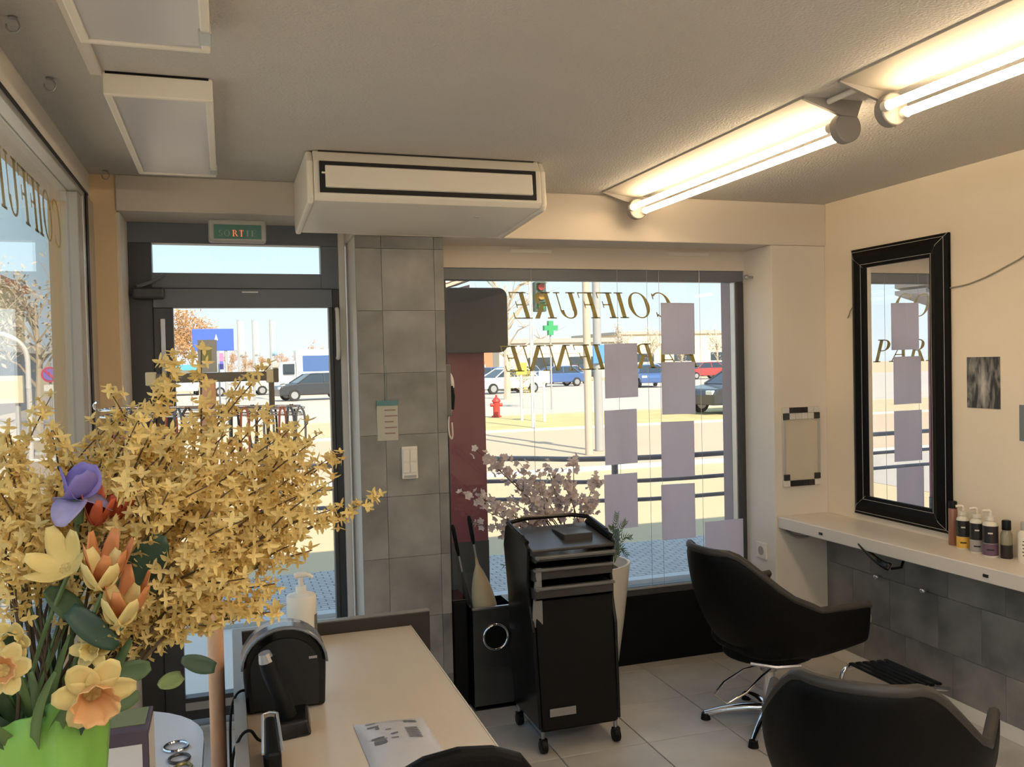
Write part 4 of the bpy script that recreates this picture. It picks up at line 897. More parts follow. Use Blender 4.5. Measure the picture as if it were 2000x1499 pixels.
tips = [  # measured tip in the photograph and depth from the camera
 (748, 968, 1.62, 'reaching furthest over the desk to the column'), (668, 885, 1.66, 'ending before the door edge'), (640, 1010, 1.58, 'low and level over the dispenser'), (585, 905, 1.50, 0), (600, 960, 1.45, 0),
 (525, 800, 1.56, 'standing before the wire rail end'), (540, 880, 1.42, 0), (470, 745, 1.60, 'rising in front of the top bar'), (440, 850, 1.40, 0), (500, 960, 1.36, 0),
 (338, 690, 1.55, 'tallest, rising above the stand bar'), (325, 760, 1.50, 0), (360, 830, 1.38, 0), (260, 800, 1.52, 'upright before the ochre pier'), (400, 930, 1.34, 0), (300, 850, 1.45, 0), (250, 880, 1.40, 0),
 (560, 1040, 1.46, 0), (610, 1075, 1.52, 'drooping above the dispenser'), (500, 1080, 1.40, 0), (540, 1140, 1.50, 0), (440, 1040, 1.32, 0), (430, 1130, 1.38, 0), (470, 1190, 1.48, 'lowest, drooping over the arched appliance'), (330, 960, 1.30, 0), (380, 1010, 1.56, 0), (220, 930, 1.56, 0),
 (100, 838, 1.55, 'upright beside the purple iris'), (120, 930, 1.62, 0), (15, 830, 1.52, 0), (40, 900, 1.45, 0), (-30, 870, 1.50, 0), (60, 960, 1.40, 0), (0, 960, 1.38, 0), (-60, 950, 1.45, 0), (110, 1010, 1.40, 0), (20, 1040, 1.36, 0), (180, 980, 1.60, 0),
 (560, 985, 1.62, 0), (480, 1010, 1.58, 0), (420, 960, 1.60, 0), (350, 900, 1.62, 0), (520, 1100, 1.60, 0), (330, 1110, 1.42, 0), (390, 1170, 1.52, 0), (545, 1195, 1.54, 0), (430, 1225, 1.46, 0), (330, 1230, 1.44, 0), (300, 1190, 1.50, 0), (480, 1130, 1.34, 0), (600, 1010, 1.38, 0), (280, 1000, 1.36, 0), (690, 1000, 1.60, 0), (650, 940, 1.64, 0), (620, 850, 1.62, 0), (560, 840, 1.64, 0), (420, 790, 1.58, 0)]
for x, y, Y, w in tips:
    right = x > 200
    lab = 'yellow forsythia branch '+w if w else ('yellow forsythia branch in the mass leaning towards the door' if right else 'yellow forsythia branch in the clump by the side window')
    p = at(x, y, Y); L = (p-BASE).length
    branch(p, lab, int(26+L*54), side=2, start=.32 if right else .38)

def flower(name, label, cat, head, face, petals, L, W, m, bend=.35, cup=None, stem_from=None, inner=None, group=None, droop=0):
    """flower with its own stem: petals round the facing axis"""
    head = Vector(head); root = Vector(stem_from) if stem_from else BASE+Vector((rnd.uniform(-.04, .04), -.02+rnd.uniform(-.03, .03), .02))
    t = thing(name, label, cat, tuple(root), group=group)
    face = Vector(face).normalized(); Mq = face.to_track_quat('Z', 'Y').to_matrix()
    MB().tube(smoothcurve([root, root.lerp(head, .5)+Vector((0, 0, .015)), head-face*.012], 6), .0035, 6).build('stem', STEMG, t, smooth=True)
    for k in range(petals):
        P = petal(L*rnd.uniform(.92, 1.08), W, bend+rnd.uniform(-.06, .06), rnd.uniform(-.12, .12), 6, 5)
        MB().grid(rotgrid(P, Mq @ Matrix.Rotation(2*math.pi*k/petals+rnd.uniform(-.08, .08), 3, 'Z'), head)).build('petal', m, t, smooth=True, solid=.0008)
    if cup:
        r0, r1, h, cm = cup; G = []
        for i in range(6):
            f = i/5; G.append([head+Mq @ Vector(((r0+(r1-r0)*f**.8)*(1+.10*f*math.sin(9*2*math.pi*k/36))*math.cos(2*math.pi*k/36), (r0+(r1-r0)*f**.8)*(1+.10*f*math.sin(9*2*math.pi*k/36))*math.sin(2*math.pi*k/36), h*f)) for k in range(37)])
        MB().grid(G).build('trumpet', cm, t, smooth=True, solid=.0008)
    return t
DAFY = mat('daffodil_yellow', (.80, .66, .28), .6, var=.12, vscale=40, trans=.25); DAFO = mat('daffodil_orange', (.78, .46, .20), .6, var=.15, vscale=40, trans=.25)
TULR = mat('tulip_red', (.62, .13, .06), .55, var=.2, vscale=40, trans=.2); TULO = mat('tulip_orange', (.62, .25, .09), .55, var=.3, vscale=60, trans=.2)
IRIS = mat('iris_violet', (.24, .20, .55), .6, var=.25, vscale=40, trans=.25); IRISP = mat('iris_pale', (.38, .34, .56), .6, var=.3, vscale=50, trans=.25)
flower('daffodil', 'large yellow daffodil with orange trumpet drooping over the green vase', 'flower', at(180, 1352, 1.335), (.25, -1, -.25), 6, .055, .040, DAFY, .10, cup=(.010, .030, .040, DAFO), group='daffodils in the green vase')
flower('daffodil', 'small yellow daffodil beside the dark leaf below the tulips', 'flower', at(182, 1268, 1.36), (-.2, -1, .1), 6, .028, .020, DAFY, .2, cup=(.006, .013, .018, DAFY), group='daffodils in the green vase')
flower('daffodil', 'plain yellow daffodil bud beside the iris stem', 'flower', at(128, 1112, 1.34), (-.2, -.7, .6), 6, .040, .030, DAFY, 1.1, group='daffodils in the green vase')
flower('daffodil', 'small yellow daffodil at the left edge of the vase by the window', 'flower', at(28, 1250, 1.36), (-.3, -1, 0), 6, .028, .022, DAFY, .4, cup=(.006, .013, .018, DAFY), group='daffodils in the green vase')
flower('daffodil', 'half-hidden yellow daffodil low beside the green vase rim', 'flower', at(5, 1310, 1.34), (.1, -1, .3), 6, .036, .028, DAFY, .4, cup=(.008, .018, .022, DAFO), group='daffodils in the green vase')
for (x, y, Y, m, lab, L) in ((188, 1012, 1.38, TULR, 'scarlet tulip directly under the iris', .024), (228, 1005, 1.42, TULR, 'scarlet tulip among forsythia beside the iris', .026), (202, 1130, 1.33, TULO, 'orange tulip with pale yellow outer petals above the small daffodil', .032), (240, 1198, 1.34, TULO, 'orange tulip with pale yellow outer petals nearest the big leaf', .032)):
    t = flower('tulip', lab, 'flower', at(x, y+14, Y), (.15, -.35, .92), 6, L, L*.8, m, 2.2, group='tulips in the green vase')
    if m is TULO:
        h = at(x-6, y+20, Y-.01); Mq = Vector((.1, -.40, .92)).to_track_quat('Z', 'Y').to_matrix()
        for k in range(4): MB().grid(rotgrid(petal(.026, .034, 2.0, 0, 6, 5), Mq @ Matrix.Rotation(k*1.57+.5, 3, 'Z'), h)).build('outer_petal', DAFY, t, smooth=True, solid=.0008)
ih = at(152, 975, 1.36)
ir = flower('iris', 'violet blue iris standing tall among the forsythia', 'flower', ih, (.05, -.25, 1), 3, .044, .046, IRISP, -.45)
Mq = Vector((.05, -.25, 1)).to_track_quat('Z', 'Y').to_matrix()
for k in range(3): MB().grid(rotgrid(petal(.036, .052, 1.0, .2, 7, 5), Mq @ Matrix.Rotation(k*2.094+1.05, 3, 'Z') @ Matrix.Rotation(-.35, 3, 'Y'), ih)).build('standard_petal', IRIS, ir, smooth=True, solid=.0008)
MB().tube([ih-Vector((0, 0, .035)), ih], [.006, .010], 10).build('sheath', LEAFG, ir, smooth=True)
def leaf(label, p0, p1, W, m, bend=.15, up=(0, -1, .4)):
    p0, p1 = Vector(p0), Vector(p1); d = p1-p0; x = d.normalized(); y = Vector(up).cross(x).normalized(); z = x.cross(y); M_ = Matrix((x, y, z)).transposed()
    o = MB().grid(rotgrid(petal(d.length, W, bend, .25, 8, 5), M_, p0)).build('broad_leaf', m, smooth=True, solid=.0012); tag(o, label, 'leaf', 'broad leaves in the arrangement')
leaf('large dark green leaf standing among the forsythia behind the tulips', at(262, 1180, 1.37), at(310, 1040, 1.37), .055, LEAFD)
leaf('curved grey-green leaf arching down beside the small daffodil', at(135, 1190, 1.35), at(222, 1268, 1.33), .035, LEAFD, -.2)
leaf('mid green leaf beneath the plain daffodil bud', at(160, 1210, 1.37), at(95, 1150, 1.36), .034, LEAFG, -.15)
leaf('pale green pointed leaf hanging beside the carton', at(355, 1320, 1.45), at(308, 1346, 1.42), .026, mat('leaf_pale', (.22, .30, .12), .5, var=.2, trans=.25), .1)
leaf('dark leaf spread level beside the wrapped pole', at(420, 1305, 1.46), at(350, 1292, 1.44), .028, LEAFD, .1)
leaf('narrow green leaf over the carton lid', at(215, 1385, 1.40), at(270, 1355, 1.42), .026, LEAFG, .12)
leaf('broad dark leaf at the window side of the vase', at(40, 1300, 1.36), at(5, 1240, 1.36), .035, LEAFD, .12)
leaf('mid green leaf rising behind the large daffodil', at(210, 1330, 1.40), at(290, 1300, 1.42), .034, LEAFG, .2)
leaf('pale leaf beside the curved tulip stem', at(225, 1175, 1.37), at(275, 1110, 1.39), .030, mat('leaf_pale', (0, 0, 0)), .2)
for k in range(10):
    o_ = BASE+Vector((rnd.uniform(-.07, .03), rnd.uniform(-.05, .02), 0)); e = o_+Vector((rnd.uniform(-.1, .06), rnd.uniform(-.05, .05), rnd.uniform(.15, .3)))
    b = MB().tube(smoothcurve([o_, o_.lerp(e, .5)+Vector((.01, 0, .01)), e], 5), .0018, 5).build('bare_twig', TWIG if k % 2 else STEMG, smooth=True); tag(b, ['thin green stalk', 'thin brown twig'][k % 2]+' rising bare from the green vase', 'twig', 'bare stalks in the green vase')

# slim blades and sprigs filling the vase mouth
BL = [mat('blade_green', (.14, .22, .07), .55, var=.3, vscale=15, trans=.25), LEAFD, LEAFG]
for k in range(26):
    a = rnd.uniform(0, 6.283); r_ = .055*math.sqrt(rnd.random()); o_ = Vector((VX+r_*math.cos(a), VY+r_*math.sin(a)-.01, VZ+.335)); e = o_+Vector((.075*math.cos(a)+rnd.uniform(-.03, .03), .06*math.sin(a)-.02, rnd.uniform(.05, .17)))
    d_ = e-o_; x_ = d_.normalized(); y_ = Vector((rnd.uniform(-.4, .4), -1, .2)).cross(x_).normalized(); M_ = Matrix((x_, y_, x_.cross(y_))).transposed()
    o = MB().grid(rotgrid(petal(d_.length, rnd.uniform(.010, .022), rnd.uniform(-.3, .1), rnd.uniform(-.5, .5), 7, 3), M_, o_)).build('leaf_blade', BL[k % 3], smooth=True, solid=.001)
    tag(o, ['light green', 'blue-green', 'mid green'][k % 3]+' leaf blade filling the mouth of the green vase', 'leaf', 'leaf blades in the vase mouth')

# pink blossom branches in the planter
PINK = mat('pale_pink_blossom', (.80, .70, .67), .7, var=.15, vscale=40, rand=.12, trans=.5)
def pinkb(seed):
    r = random.Random(seed); mb = MB()
    for k in range(5): mb.grid(rotgrid(petal(.014, .013, r.uniform(.2, .6), 0, 3, 3), Matrix.Rotation(k*1.2566+r.uniform(-.2, .2), 3, 'Z')))
    me = bpy.data.meshes.new('pink_blossom'); me.from_pydata(mb.v, [], mb.f); me.materials.append(PINK); me.update(); return me
PM = [pinkb(i) for i in range(4)]
PB = Vector((1.58, 3.88, .60))
for k, (x, y, Y, lab) in enumerate([(930, 880, 3.80, 'tallest branch before the maroon panel'), (895, 965, 3.78, 'branch nearest the slate column'), (965, 900, 3.86, 0), (1005, 935, 3.95, 0), (1015, 905, 3.84, 0), (1065, 905, 3.96, 0), (1120, 900, 3.88, 'branch with dark bud cluster'), (1105, 950, 3.82, 0), (1165, 925, 3.96, 'branch ending before the window sheets'), (1150, 980, 3.84, 0), (950, 1000, 3.82, 0), (1050, 980, 3.80, 0), (985, 975, 3.98, 0), (1085, 965, 3.98, 0), (920, 1020, 3.86, 0), (1020, 1010, 3.78, 0)]):
    tip = at(x, y, Y); root = PB+Vector((rnd.uniform(-.06, .06), rnd.uniform(-.03, .03), 0)); d = tip-root
    t = thing('blossom_branch', 'pale pink blossom '+(lab if lab else 'branch in the tall planter'), 'branch', tuple(root), group='pink blossom branches in the tall planter')
    pts = smoothcurve([root, root+d*.4+Vector((0, 0, .05)), root+d*.75+Vector((0, 0, .03)), tip], 6)
    MB().tube(pts, [.004-.0028*i/(len(pts)-1) for i in range(len(pts))], 5).build('twig', TWIG, t, smooth=True)
    paths = [pts]
    for s_ in range(3):
        i0 = rnd.randrange(7, 16); p = pts[i0]; dd = Vector((rnd.uniform(-.09, .09), rnd.uniform(-.05, .05), rnd.uniform(.0, .10))); q = [p, p+dd*.5, p+dd]
        MB().tube(q, [.0016, .0012, .0008], 4).build('side_twig', TWIG, t, smooth=True); paths.append(q)
    for j in range(46):
        pt = paths[0] if j < 20 else paths[1+j % 3]; u = rnd.uniform(.45, 1) if pt is pts else rnd.uniform(.1, 1); f = u*(len(pt)-1); i = min(int(f), len(pt)-2); p = pt[i].lerp(pt[i+1], f-i)
        off = Vector((rnd.gauss(0, .013), rnd.gauss(0, .013), rnd.gauss(0, .013))); z = (off+Vector((0, -.01, .004))).normalized()
        put('blossom', PM[j % 4], t, p+off-root, z.to_track_quat('Z', 'Y').to_euler(), rnd.uniform(.9, 1.4))
# fern fronds at the planter's side
for k, (x, y) in enumerate([(1222, 1020), (1232, 1050), (1205, 1005), (1225, 1085), (1195, 1030), (985, 1105), (1000, 1090)]):
    tip = at(x, y, 3.85); root = Vector((1.76 if x > 1100 else 1.45, 3.84, .62)); t = thing('fern_frond', 'narrow green fern frond at the planter rim '+('beside the trolley top' if x > 1100 else 'towards the umbrella stand'), 'frond', tuple(root), group='fern fronds in the tall planter')
    pts = smoothcurve([root, root.lerp(tip, .5)+Vector((0, 0, .05)), tip], 6); MB().tube(pts, .0015, 4).build('rachis', STEMG, t)
    for j in range(2, len(pts)):
        for s_ in (-1, 1):
            d = (pts[j]-pts[j-1]).normalized(); w = Vector((d.z, .3*s_, -d.x)).normalized()*s_; l = .045*(1-.5*j/len(pts)); P = [[pts[j], pts[j]+d*.003], [pts[j]+(w*.6+d*.5)*l*.5-d*.003, pts[j]+(w*.6+d*.5)*l*.5+d*.004], [pts[j]+(w*.6+d*.7)*l, pts[j]+(w*.6+d*.7)*l+d*.001]]
            MB().grid(P).build('leaflet', LEAFG, t)

# ================================================================== OUTSIDE
GZ = -.15
def ground(name, a, b, m, z=GZ, th=.1): return struct(MB().box((a[0], a[1], z-th), (b[0], b[1], z)).build(name, m))
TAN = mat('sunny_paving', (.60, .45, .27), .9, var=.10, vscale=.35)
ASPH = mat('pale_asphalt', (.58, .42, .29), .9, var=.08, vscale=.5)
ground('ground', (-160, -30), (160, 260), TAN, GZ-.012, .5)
# shaded terrace in front of the shop
ground('pavement', (-1.6, 4.26), (9, 6.2), mat('terrace_paving', (.66, .61, .54), .8, var=.10, vscale=2))
def pavers():
    m = bpy.data.materials.new('paver_grid'); m.use_nodes = True; n = m.node_tree; p = n.nodes['Principled BSDF']; p.inputs['Roughness'].default_value = .85
    tc = n.nodes.new('ShaderNodeTexCoord'); b = n.nodes.new('ShaderNodeTexBrick'); b.inputs['Scale'].default_value = 4.5
    b.inputs['Color1'].default_value = (.44, .41, .38, 1); b.inputs['Color2'].default_value = (.52, .49, .45, 1); b.inputs['Mortar'].default_value = (.2, .19, .18, 1); b.inputs['Mortar Size'].default_value = .025
    n.links.new(tc.outputs['Object'], b.inputs['Vector']); n.links.new(b.outputs[0], p.inputs['Base Color']); return m
struct(MB().box((-1.6, 6.2, GZ-.1), (14, 7.6, GZ-.004)).build('paver_strip', pavers()))
struct(MB().box((-1.6, 6.15, GZ-.1), (9, 6.25, GZ+.03)).build('kerb', mat('kerb_stone', (.55, .54, .52), .8, var=.06)))
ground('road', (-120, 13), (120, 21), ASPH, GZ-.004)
for y in (12.9, 21.1): struct(MB().box((-120, y-.08, GZ-.1), (120, y+.08, GZ+.05)).build('road_kerb', mat('kerb_stone', (0, 0, 0))))
ground('verge', (3, 22), (60, 27), mat('dry_grass', (.56, .44, .20), .95, var=.25, vscale=1.5), GZ+.002)
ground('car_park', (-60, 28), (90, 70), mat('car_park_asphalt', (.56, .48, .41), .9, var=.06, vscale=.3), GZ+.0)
ground('side_street', (-30, -20), (-2.4, 12.5), mat('side_street_asphalt', (.48, .42, .36), .9, var=.08, vscale=.5), GZ-.006)

# railing along the terrace
rl = thing('terrace_railing', 'grey metal railing with three horizontal bars outside the shop windows', 'railing', (1.5, 6.0, GZ))
path = [(-1.5, 6.35), (.6, 6.28), (1.84, 6.10), (2.5, 5.72), (3.5, 5.62), (6.5, 5.9)]
RLM = mat('railing_grey', (.20, .19, .20), .5, metal=.3, var=.05)
for z in (.90, .735, .60): MB().tube(smoothcurve([(x, y, z) for x, y in path], 6), .019 if z > .8 else .015, 8).build('rail_bar', RLM, rl, smooth=True)
for x, y in ((-1.5, 6.35), (2.62, 5.68), (6.5, 5.9)): MB().cyl((x, y, GZ), (x, y, .90), .024, n=10).build('post', RLM, rl, smooth=True)

# maroon outdoor panel with rounded grey sign
mp_ = thing('maroon_pillar', 'maroon painted pillar with dark plinth outside the front window', 'pillar', (1.15, 4.75, GZ))
MB().box((.75, 4.72, .60), (1.385, 4.86, 1.945)).build('shaft', mat('maroon_paint', (.34, .11, .13), .55, var=.08), mp_)
MB().box((.74, 4.715, GZ), (1.387, 4.865, .60)).build('plinth', mat('plinth_grey', (.11, .105, .10), .7, var=.15), mp_)
sg = thing('blade_sign', 'dark grey rounded sign board on the maroon pillar', 'sign', (1.38, 4.70, 1.9))
def rrect(x0, z0, x1, z1, r, n=6):
    p = []
    for cx_, cz_, a0 in ((x1-r, z1-r, 0), (x0+r, z1-r, 90), (x0+r, z0+r, 180), (x1-r, z0+r, 270)):
        for k in range(n+1): a = R(a0+90*k/n); p.append((cx_+r*math.cos(a), cz_+r*math.sin(a)))
    return p
MB().prism(rrect(1.0, 1.66, 1.505, 2.02, .05), 'y', 4.64, 4.70).build('board', mat('sign_back_grey', (.11, .11, .108), .6, var=.05), sg, bevel=.006)
MB().box((1.15, 4.70, 1.80), (1.25, 4.72, 1.90)).build('bracket', STEEL, sg)
aw = thing('awning', 'pale slatted awning edge above the rounded sign board', 'awning', (1.2, 4.9, 2.0))
for k in range(3): MB().hexa([(.7, 4.9, 1.86+.05*k), (1.36, 4.9, 2.03+.05*k), (1.36, 5.2, 2.03+.05*k), (.7, 5.2, 1.86+.05*k), (.7, 4.9, 1.89+.05*k), (1.36, 4.9, 2.06+.05*k), (1.36, 5.2, 2.06+.05*k), (.7, 5.2, 1.89+.05*k)]).build('slat', mat('awning_slat', (.62, .50, .40), .7, var=.05), aw)

# ---- cars
CARP = {}
def car_meshes():
    prof = [(-2.1, .30), (-2.12, .62), (-2.0, .80), (-1.1, .93), (-.98, .95), (1.35, .96), (1.75, .94), (2.08, .86), (2.12, .60), (2.08, .30)]
    b = MB(); n = len(prof); V = []
    for y, k in ((-.86, 1), (.86, 1)): V += [(x, y*(1 if .3 < z < .9 else .95), z) for x, z in prof]
    b.add(V, [tuple(range(n-1, -1, -1)), tuple(range(n, 2*n))]+[(i, (i+1) % n, n+(i+1) % n, n+i) for i in range(n)])
    g = MB(); lo = [(-1.15, .93), (1.55, .95)]; hi = [(-.38, 1.40), (1.05, 1.42)]
    g.hexa([(-1.15, -.80, .93), (1.6, -.80, .95), (1.6, .80, .95), (-1.15, .80, .93), (-.42, -.60, 1.40), (1.05, -.60, 1.42), (1.05, .60, 1.42), (-.42, .60, 1.40)])
    r = MB().hexa([(-.46, -.63, 1.385), (1.10, -.63, 1.40), (1.10, .63, 1.40), (-.46, .63, 1.385), (-.34, -.56, 1.44), (.98, -.56, 1.45), (.98, .56, 1.45), (-.34, .56, 1.44)])
    pi = MB()
    for s_ in (-1, 1):
        for (a, c) in (((-1.15, .93), (-.42, 1.40)), ((.30, .95), (.32, 1.41)), ((1.6, .95), (1.07, 1.41))):
            pi.tube([(a[0], s_*.805, a[1]), (c[0], s_*.605, c[1])], .035, 5)
    return b, g, r, pi
CGL = mat('car_glass', (.03, .045, .06), .08, spec=.8, var=.02); TYR = mat('tyre', (.02, .02, .02), .8, var=.1); HUB = mat('wheel_hub', (.45, .45, .46), .35, metal=.6, var=.05)
LMP = mat('head_lamp', (.7, .7, .68), .15, var=.02); RLP = mat('tail_lamp', (.45, .03, .02), .3, var=.02)
car0 = None
def car(label, x, y, rot, colm, sc=1.0):
    global car0
    first = car0 is None
    if first:
        b, g, r, pi = car_meshes(); t = thing('parked_car', label, 'car', (0, 0, 0), 0, 'cars parked across the road'); t.location = (0, 0, 0)
        b.build('body', colm, t, bevel=.06, seg=3); g.build('window_glass', CGL, t, bevel=.03); r.build('roof', colm, t, bevel=.02); pi.build('roof_pillar', colm, t)
        for wx in (-1.35, 1.30):
            for wy in (-.80, .80):
                w = MB().cyl((wx, wy-.1, .31), (wx, wy+.1, .31), .31, n=18).build('wheel', TYR, t, smooth=True, bevel=.02)
                MB().cyl((wx, wy-.11, .31), (wx, wy+.11, .31), .19, n=14).build('hub_cap', HUB, w, smooth=True)
        for s_ in (-1, 1):
            MB().box((-2.13, s_*.62-.17, .62), (-1.98, s_*.62+.17, .76)).build('head_lamp', LMP, t, bevel=.03); MB().box((2.02, s_*.66-.12, .65), (2.14, s_*.66+.12, .82)).build('tail_lamp', RLP, t, bevel=.02)
        car0 = t
    else:
        t = copy_tree(car0); t['label'] = label
        for ch in t.children:
            if ch.name.split('.')[0] in ('body', 'roof', 'roof_pillar'): ch.material_slots[0].link = 'OBJECT'; ch.material_slots[0].material = colm
    t.location = (x, y, GZ); t.rotation_euler = (0, 0, rot); t.scale = (sc, sc, sc)
def cm(n, c): return mat('car_paint_'+n, c, .3, coat=.5, var=.02)
CB, CW, CS, CRD, CDK, CLB, CTL = cm('blue', (.06, .13, .33)), cm('white', (.75, .75, .74)), cm('silver', (.45, .47, .5)), cm('red', (.42, .05, .05)), cm('black', (.03, .035, .045)), cm('pale_blue', (.30, .42, .55)), cm('teal', (.20, .38, .40))
p = at(1400, 820, 24.5); car('dark blue-black car driving past the shop at the edge of the window', p.x+1.2, 24.5, R(8), CDK)
lst = [(990, 48, CW, 'white car parked behind the red hydrant'), (1000, 53, CS, 'silver car in the car park behind the sign posts'), (962, 66, CB, 'blue car in the far row beside the maroon pillar'), (988, 69, CLB, 'pale blue car in the far row beside the yellow shrub'),
 (1085, 58, CB, 'blue car parked behind the grass verge'), (1110, 64, CLB, 'pale blue car parked beside the wooden post'), (1100, 46, CRD, 'red car parked low behind the verge'), (1135, 56, CDK, 'dark car parked behind the wooden post'),
 (1268, 64, CS, 'silver car seen between the rows of window sheets'), (1265, 51, CB, 'blue car seen between the rows of window sheets'), (1375, 66, CRD, 'red car in the far row behind the dark car'), (1400, 76, CW, 'white car in the far row behind the dark car'),
 (615, 48, CDK, 'black car seen through the door beside its edge'), (600, 58, CTL, 'teal car seen through the door under the white van'), (630, 64, CW, 'white car seen through the door beside its edge'), (560, 56, CB, 'blue car seen through the door behind the necklaces'), (470, 58, CS, 'silver car seen through the door by the wrapped pole'), (360, 61, CW, 'white car seen through the door under the blue sign')]
lst += [(1035+int(k*62), 79, [CS, CW, CB, CLB, CW, CDK, CRD, CW, CS, CB, CW][k], '%s car in the row along the superstore front' % ['silver', 'white', 'blue', 'pale blue', 'white', 'dark', 'red', 'white', 'silver', 'blue', 'white'][k]) for k in range(7)]
lst += [(px_, 76, m_, l_+' car in the far row beyond the white van') for px_, m_, l_ in ((480, CS, 'silver'), (560, CB, 'blue'), (520, CW, 'white'), (440, CLB, 'pale blue'))]
CPOS = [(at(612, 760, 58).x, 57)]
for i, (px, Y, m, lab) in enumerate(lst):
    p = at(px, 780, Y)
    while any(((p.x-a_)**2+(Y-b_)**2 < 4.9**2) if i < 18 else (abs(p.x-a_) < 3.1 and abs(Y-b_) < 4.4) for a_, b_ in CPOS): Y += 2.4; p = at(px, 780, Y)
    if Y > 81: continue
    CPOS.append((p.x, Y)); car(lab, p.x, Y, R([12, 100, 186, 75, 5, 95][i % 6]) if i < 18 else R(90+(i % 3-1)*4), m)
vn = thing('delivery_van', 'white box van parked in the car park beyond the door', 'van', tuple(at(612, 760, 57).xy)+(GZ,))
vp = Vector(vn.location)
MB().box((vp.x-1.1, 56, GZ+.45), (vp.x+2.6, 58, GZ+2.9)).build('cargo_box', CW, vn, bevel=.06); MB().hexa([(vp.x-2.6, 56.1, GZ+.45), (vp.x-1.1, 56.1, GZ+.45), (vp.x-1.1, 57.9, GZ+.45), (vp.x-2.6, 57.9, GZ+.45), (vp.x-2.0, 56.2, GZ+2.1), (vp.x-1.1, 56.2, GZ+2.2), (vp.x-1.1, 57.8, GZ+2.2), (vp.x-2.0, 57.8, GZ+2.1)]).build('cab', CW, vn, bevel=.06)
MB().box((vp.x-1.9, 56.05, GZ+1.35), (vp.x-1.2, 56.15, GZ+2.0)).build('cab_window', CGL, vn); MB().box((vp.x-.7, 55.98, GZ+1.5), (vp.x+1.6, 56.02, GZ+2.5)).build('side_panel', CB, vn)
for wx in (-1.9, 1.7): MB().cyl((vp.x+wx, 55.98, GZ+.4), (vp.x+wx, 58.02, GZ+.4), .4, n=16).build('wheel', TYR, vn, smooth=True)

# ---- posts, signs, signals
def post(name, label, px, Y, top, r, m, cat='post', pybase=None):
    p = at(px, 750, Y); t = thing(name, label, cat, (p.x, Y, GZ)); MB().cyl((p.x, Y, GZ), (p.x, Y, top), r, r*.85, n=12).build('shaft', m, t, smooth=True); return t, p.x
WOODP = mat('weathered_pole', (.48, .42, .34), .8, var=.15, vscale=6); WHP = mat('white_post', (.72, .70, .66), .5, var=.03); GRP = mat('grey_post', (.36, .36, .36), .5, var=.05)
t, x = post('utility_pole', 'tall pale wooden utility pole at the kerb beyond the railing', 1148, 15, 7, .075, WOODP, 'pole')
MB().box((x-.6, 14.95, 5.9), (x+.6, 15.05, 6.05)).build('cross_arm', WOODP, t); MB().cyl((x, 15, 6.2), (x, 15, 6.4), .06).build('insulator', WHP, t, smooth=True)
t, x = post('lamp_post', 'grey lamp post with small blue plate beside the wooden pole', 1168, 15.6, 7.5, .085, GRP, 'lamp post')
MB().tube(smoothcurve([(x, 15.6, 7.4), (x+.3, 15.4, 8.0), (x+1.2, 15.2, 8.1)], 5), .05, 8).build('arm', GRP, t, smooth=True); MB().box((x+1.1, 15.1, 8.02), (x+1.7, 15.3, 8.14)).build('lantern', WHP, t, bevel=.03); MB().box((x-.14, 15.48, 1.55), (x+.22, 15.52, 1.92)).build('blue_plate', mat('blue_sign', (.10, .28, .62), .5, var=.05), t, bevel=.01)
t, x = post('traffic_light', 'traffic light on a thin white pole across the street', 1040, 22, 3.75, .055, WHP, 'traffic light')
h = MB().box((x+.08, 21.85, 2.95), (x+.40, 22.1, 3.75)).build('signal_head', mat('signal_green_black', (.05, .09, .07), .6, var=.05), t, bevel=.03)
for k, c in enumerate(((.3, .03, .02), (.35, .2, .03), (.03, .25, .08))): MB().cyl((x+.24, 21.84, 3.60-.25*k), (x+.24, 21.78, 3.60-.25*k), .09, n=14).build('lens', mat('lens_%d' % k, c, .3, var=.02), h, smooth=True)
for k in range(3): MB().box((x+.13, 21.65, 3.69-.25*k), (x+.35, 21.85, 3.71-.25*k)).build('visor', mat('signal_green_black', (0, 0, 0)), h)
t, x = post('pharmacy_cross', 'green pharmacy cross sign on a thin pole across the street', 1077, 30, 2.7, .035, GRP, 'sign')
cz = 2.85; gm = mat('pharmacy_green', (.03, .32, .12), .5, var=.05)
MB().box((x-.09, 29.9, cz-.26), (x+.09, 30.1, cz+.26)).box((x-.26, 29.9, cz-.09), (x-.09, 30.1, cz+.09)).box((x+.09, 29.9, cz-.09), (x+.26, 30.1, cz+.09)).build('cross', gm, t)
for px, Y, top, lab in ((1018, 25, 1.6, 'short white sign post with yellow plate across the street'), (1062, 24, 1.35, 'short white sign post with pale plate beside the traffic light')):
    t, x = post('sign_post', lab, px, Y, top, .045, WHP, 'sign post'); MB().box((x-.17, Y-.06, top-.36), (x+.17, Y-.045, top)).build('plate', mat('yellow_plate', (.75, .62, .08), .5, var=.05) if px == 1018 else WHP, t, bevel=.01)
p = at(970, 815, 27); hy = thing('fire_hydrant', 'red fire hydrant at the kerb across the street', 'hydrant', (p.x, 27, GZ)); hm = mat('hydrant_red', (.55, .04, .03), .45, var=.05)
MB().lathe([(.16, 0), (.16, .05), (.11, .06), (.11, .48), (.14, .50), (.14, .54), (.10, .60), (.03, .66)], 18, (p.x, 27, GZ)).build('barrel', hm, hy, smooth=True)
MB().cyl((p.x-.2, 27, GZ+.4), (p.x+.2, 27, GZ+.4), .055).build('outlet', hm, hy, smooth=True); MB().cyl((p.x, 27, GZ+.64), (p.x, 27, GZ+.72), .035).build('cap_nut', hm, hy, smooth=True)
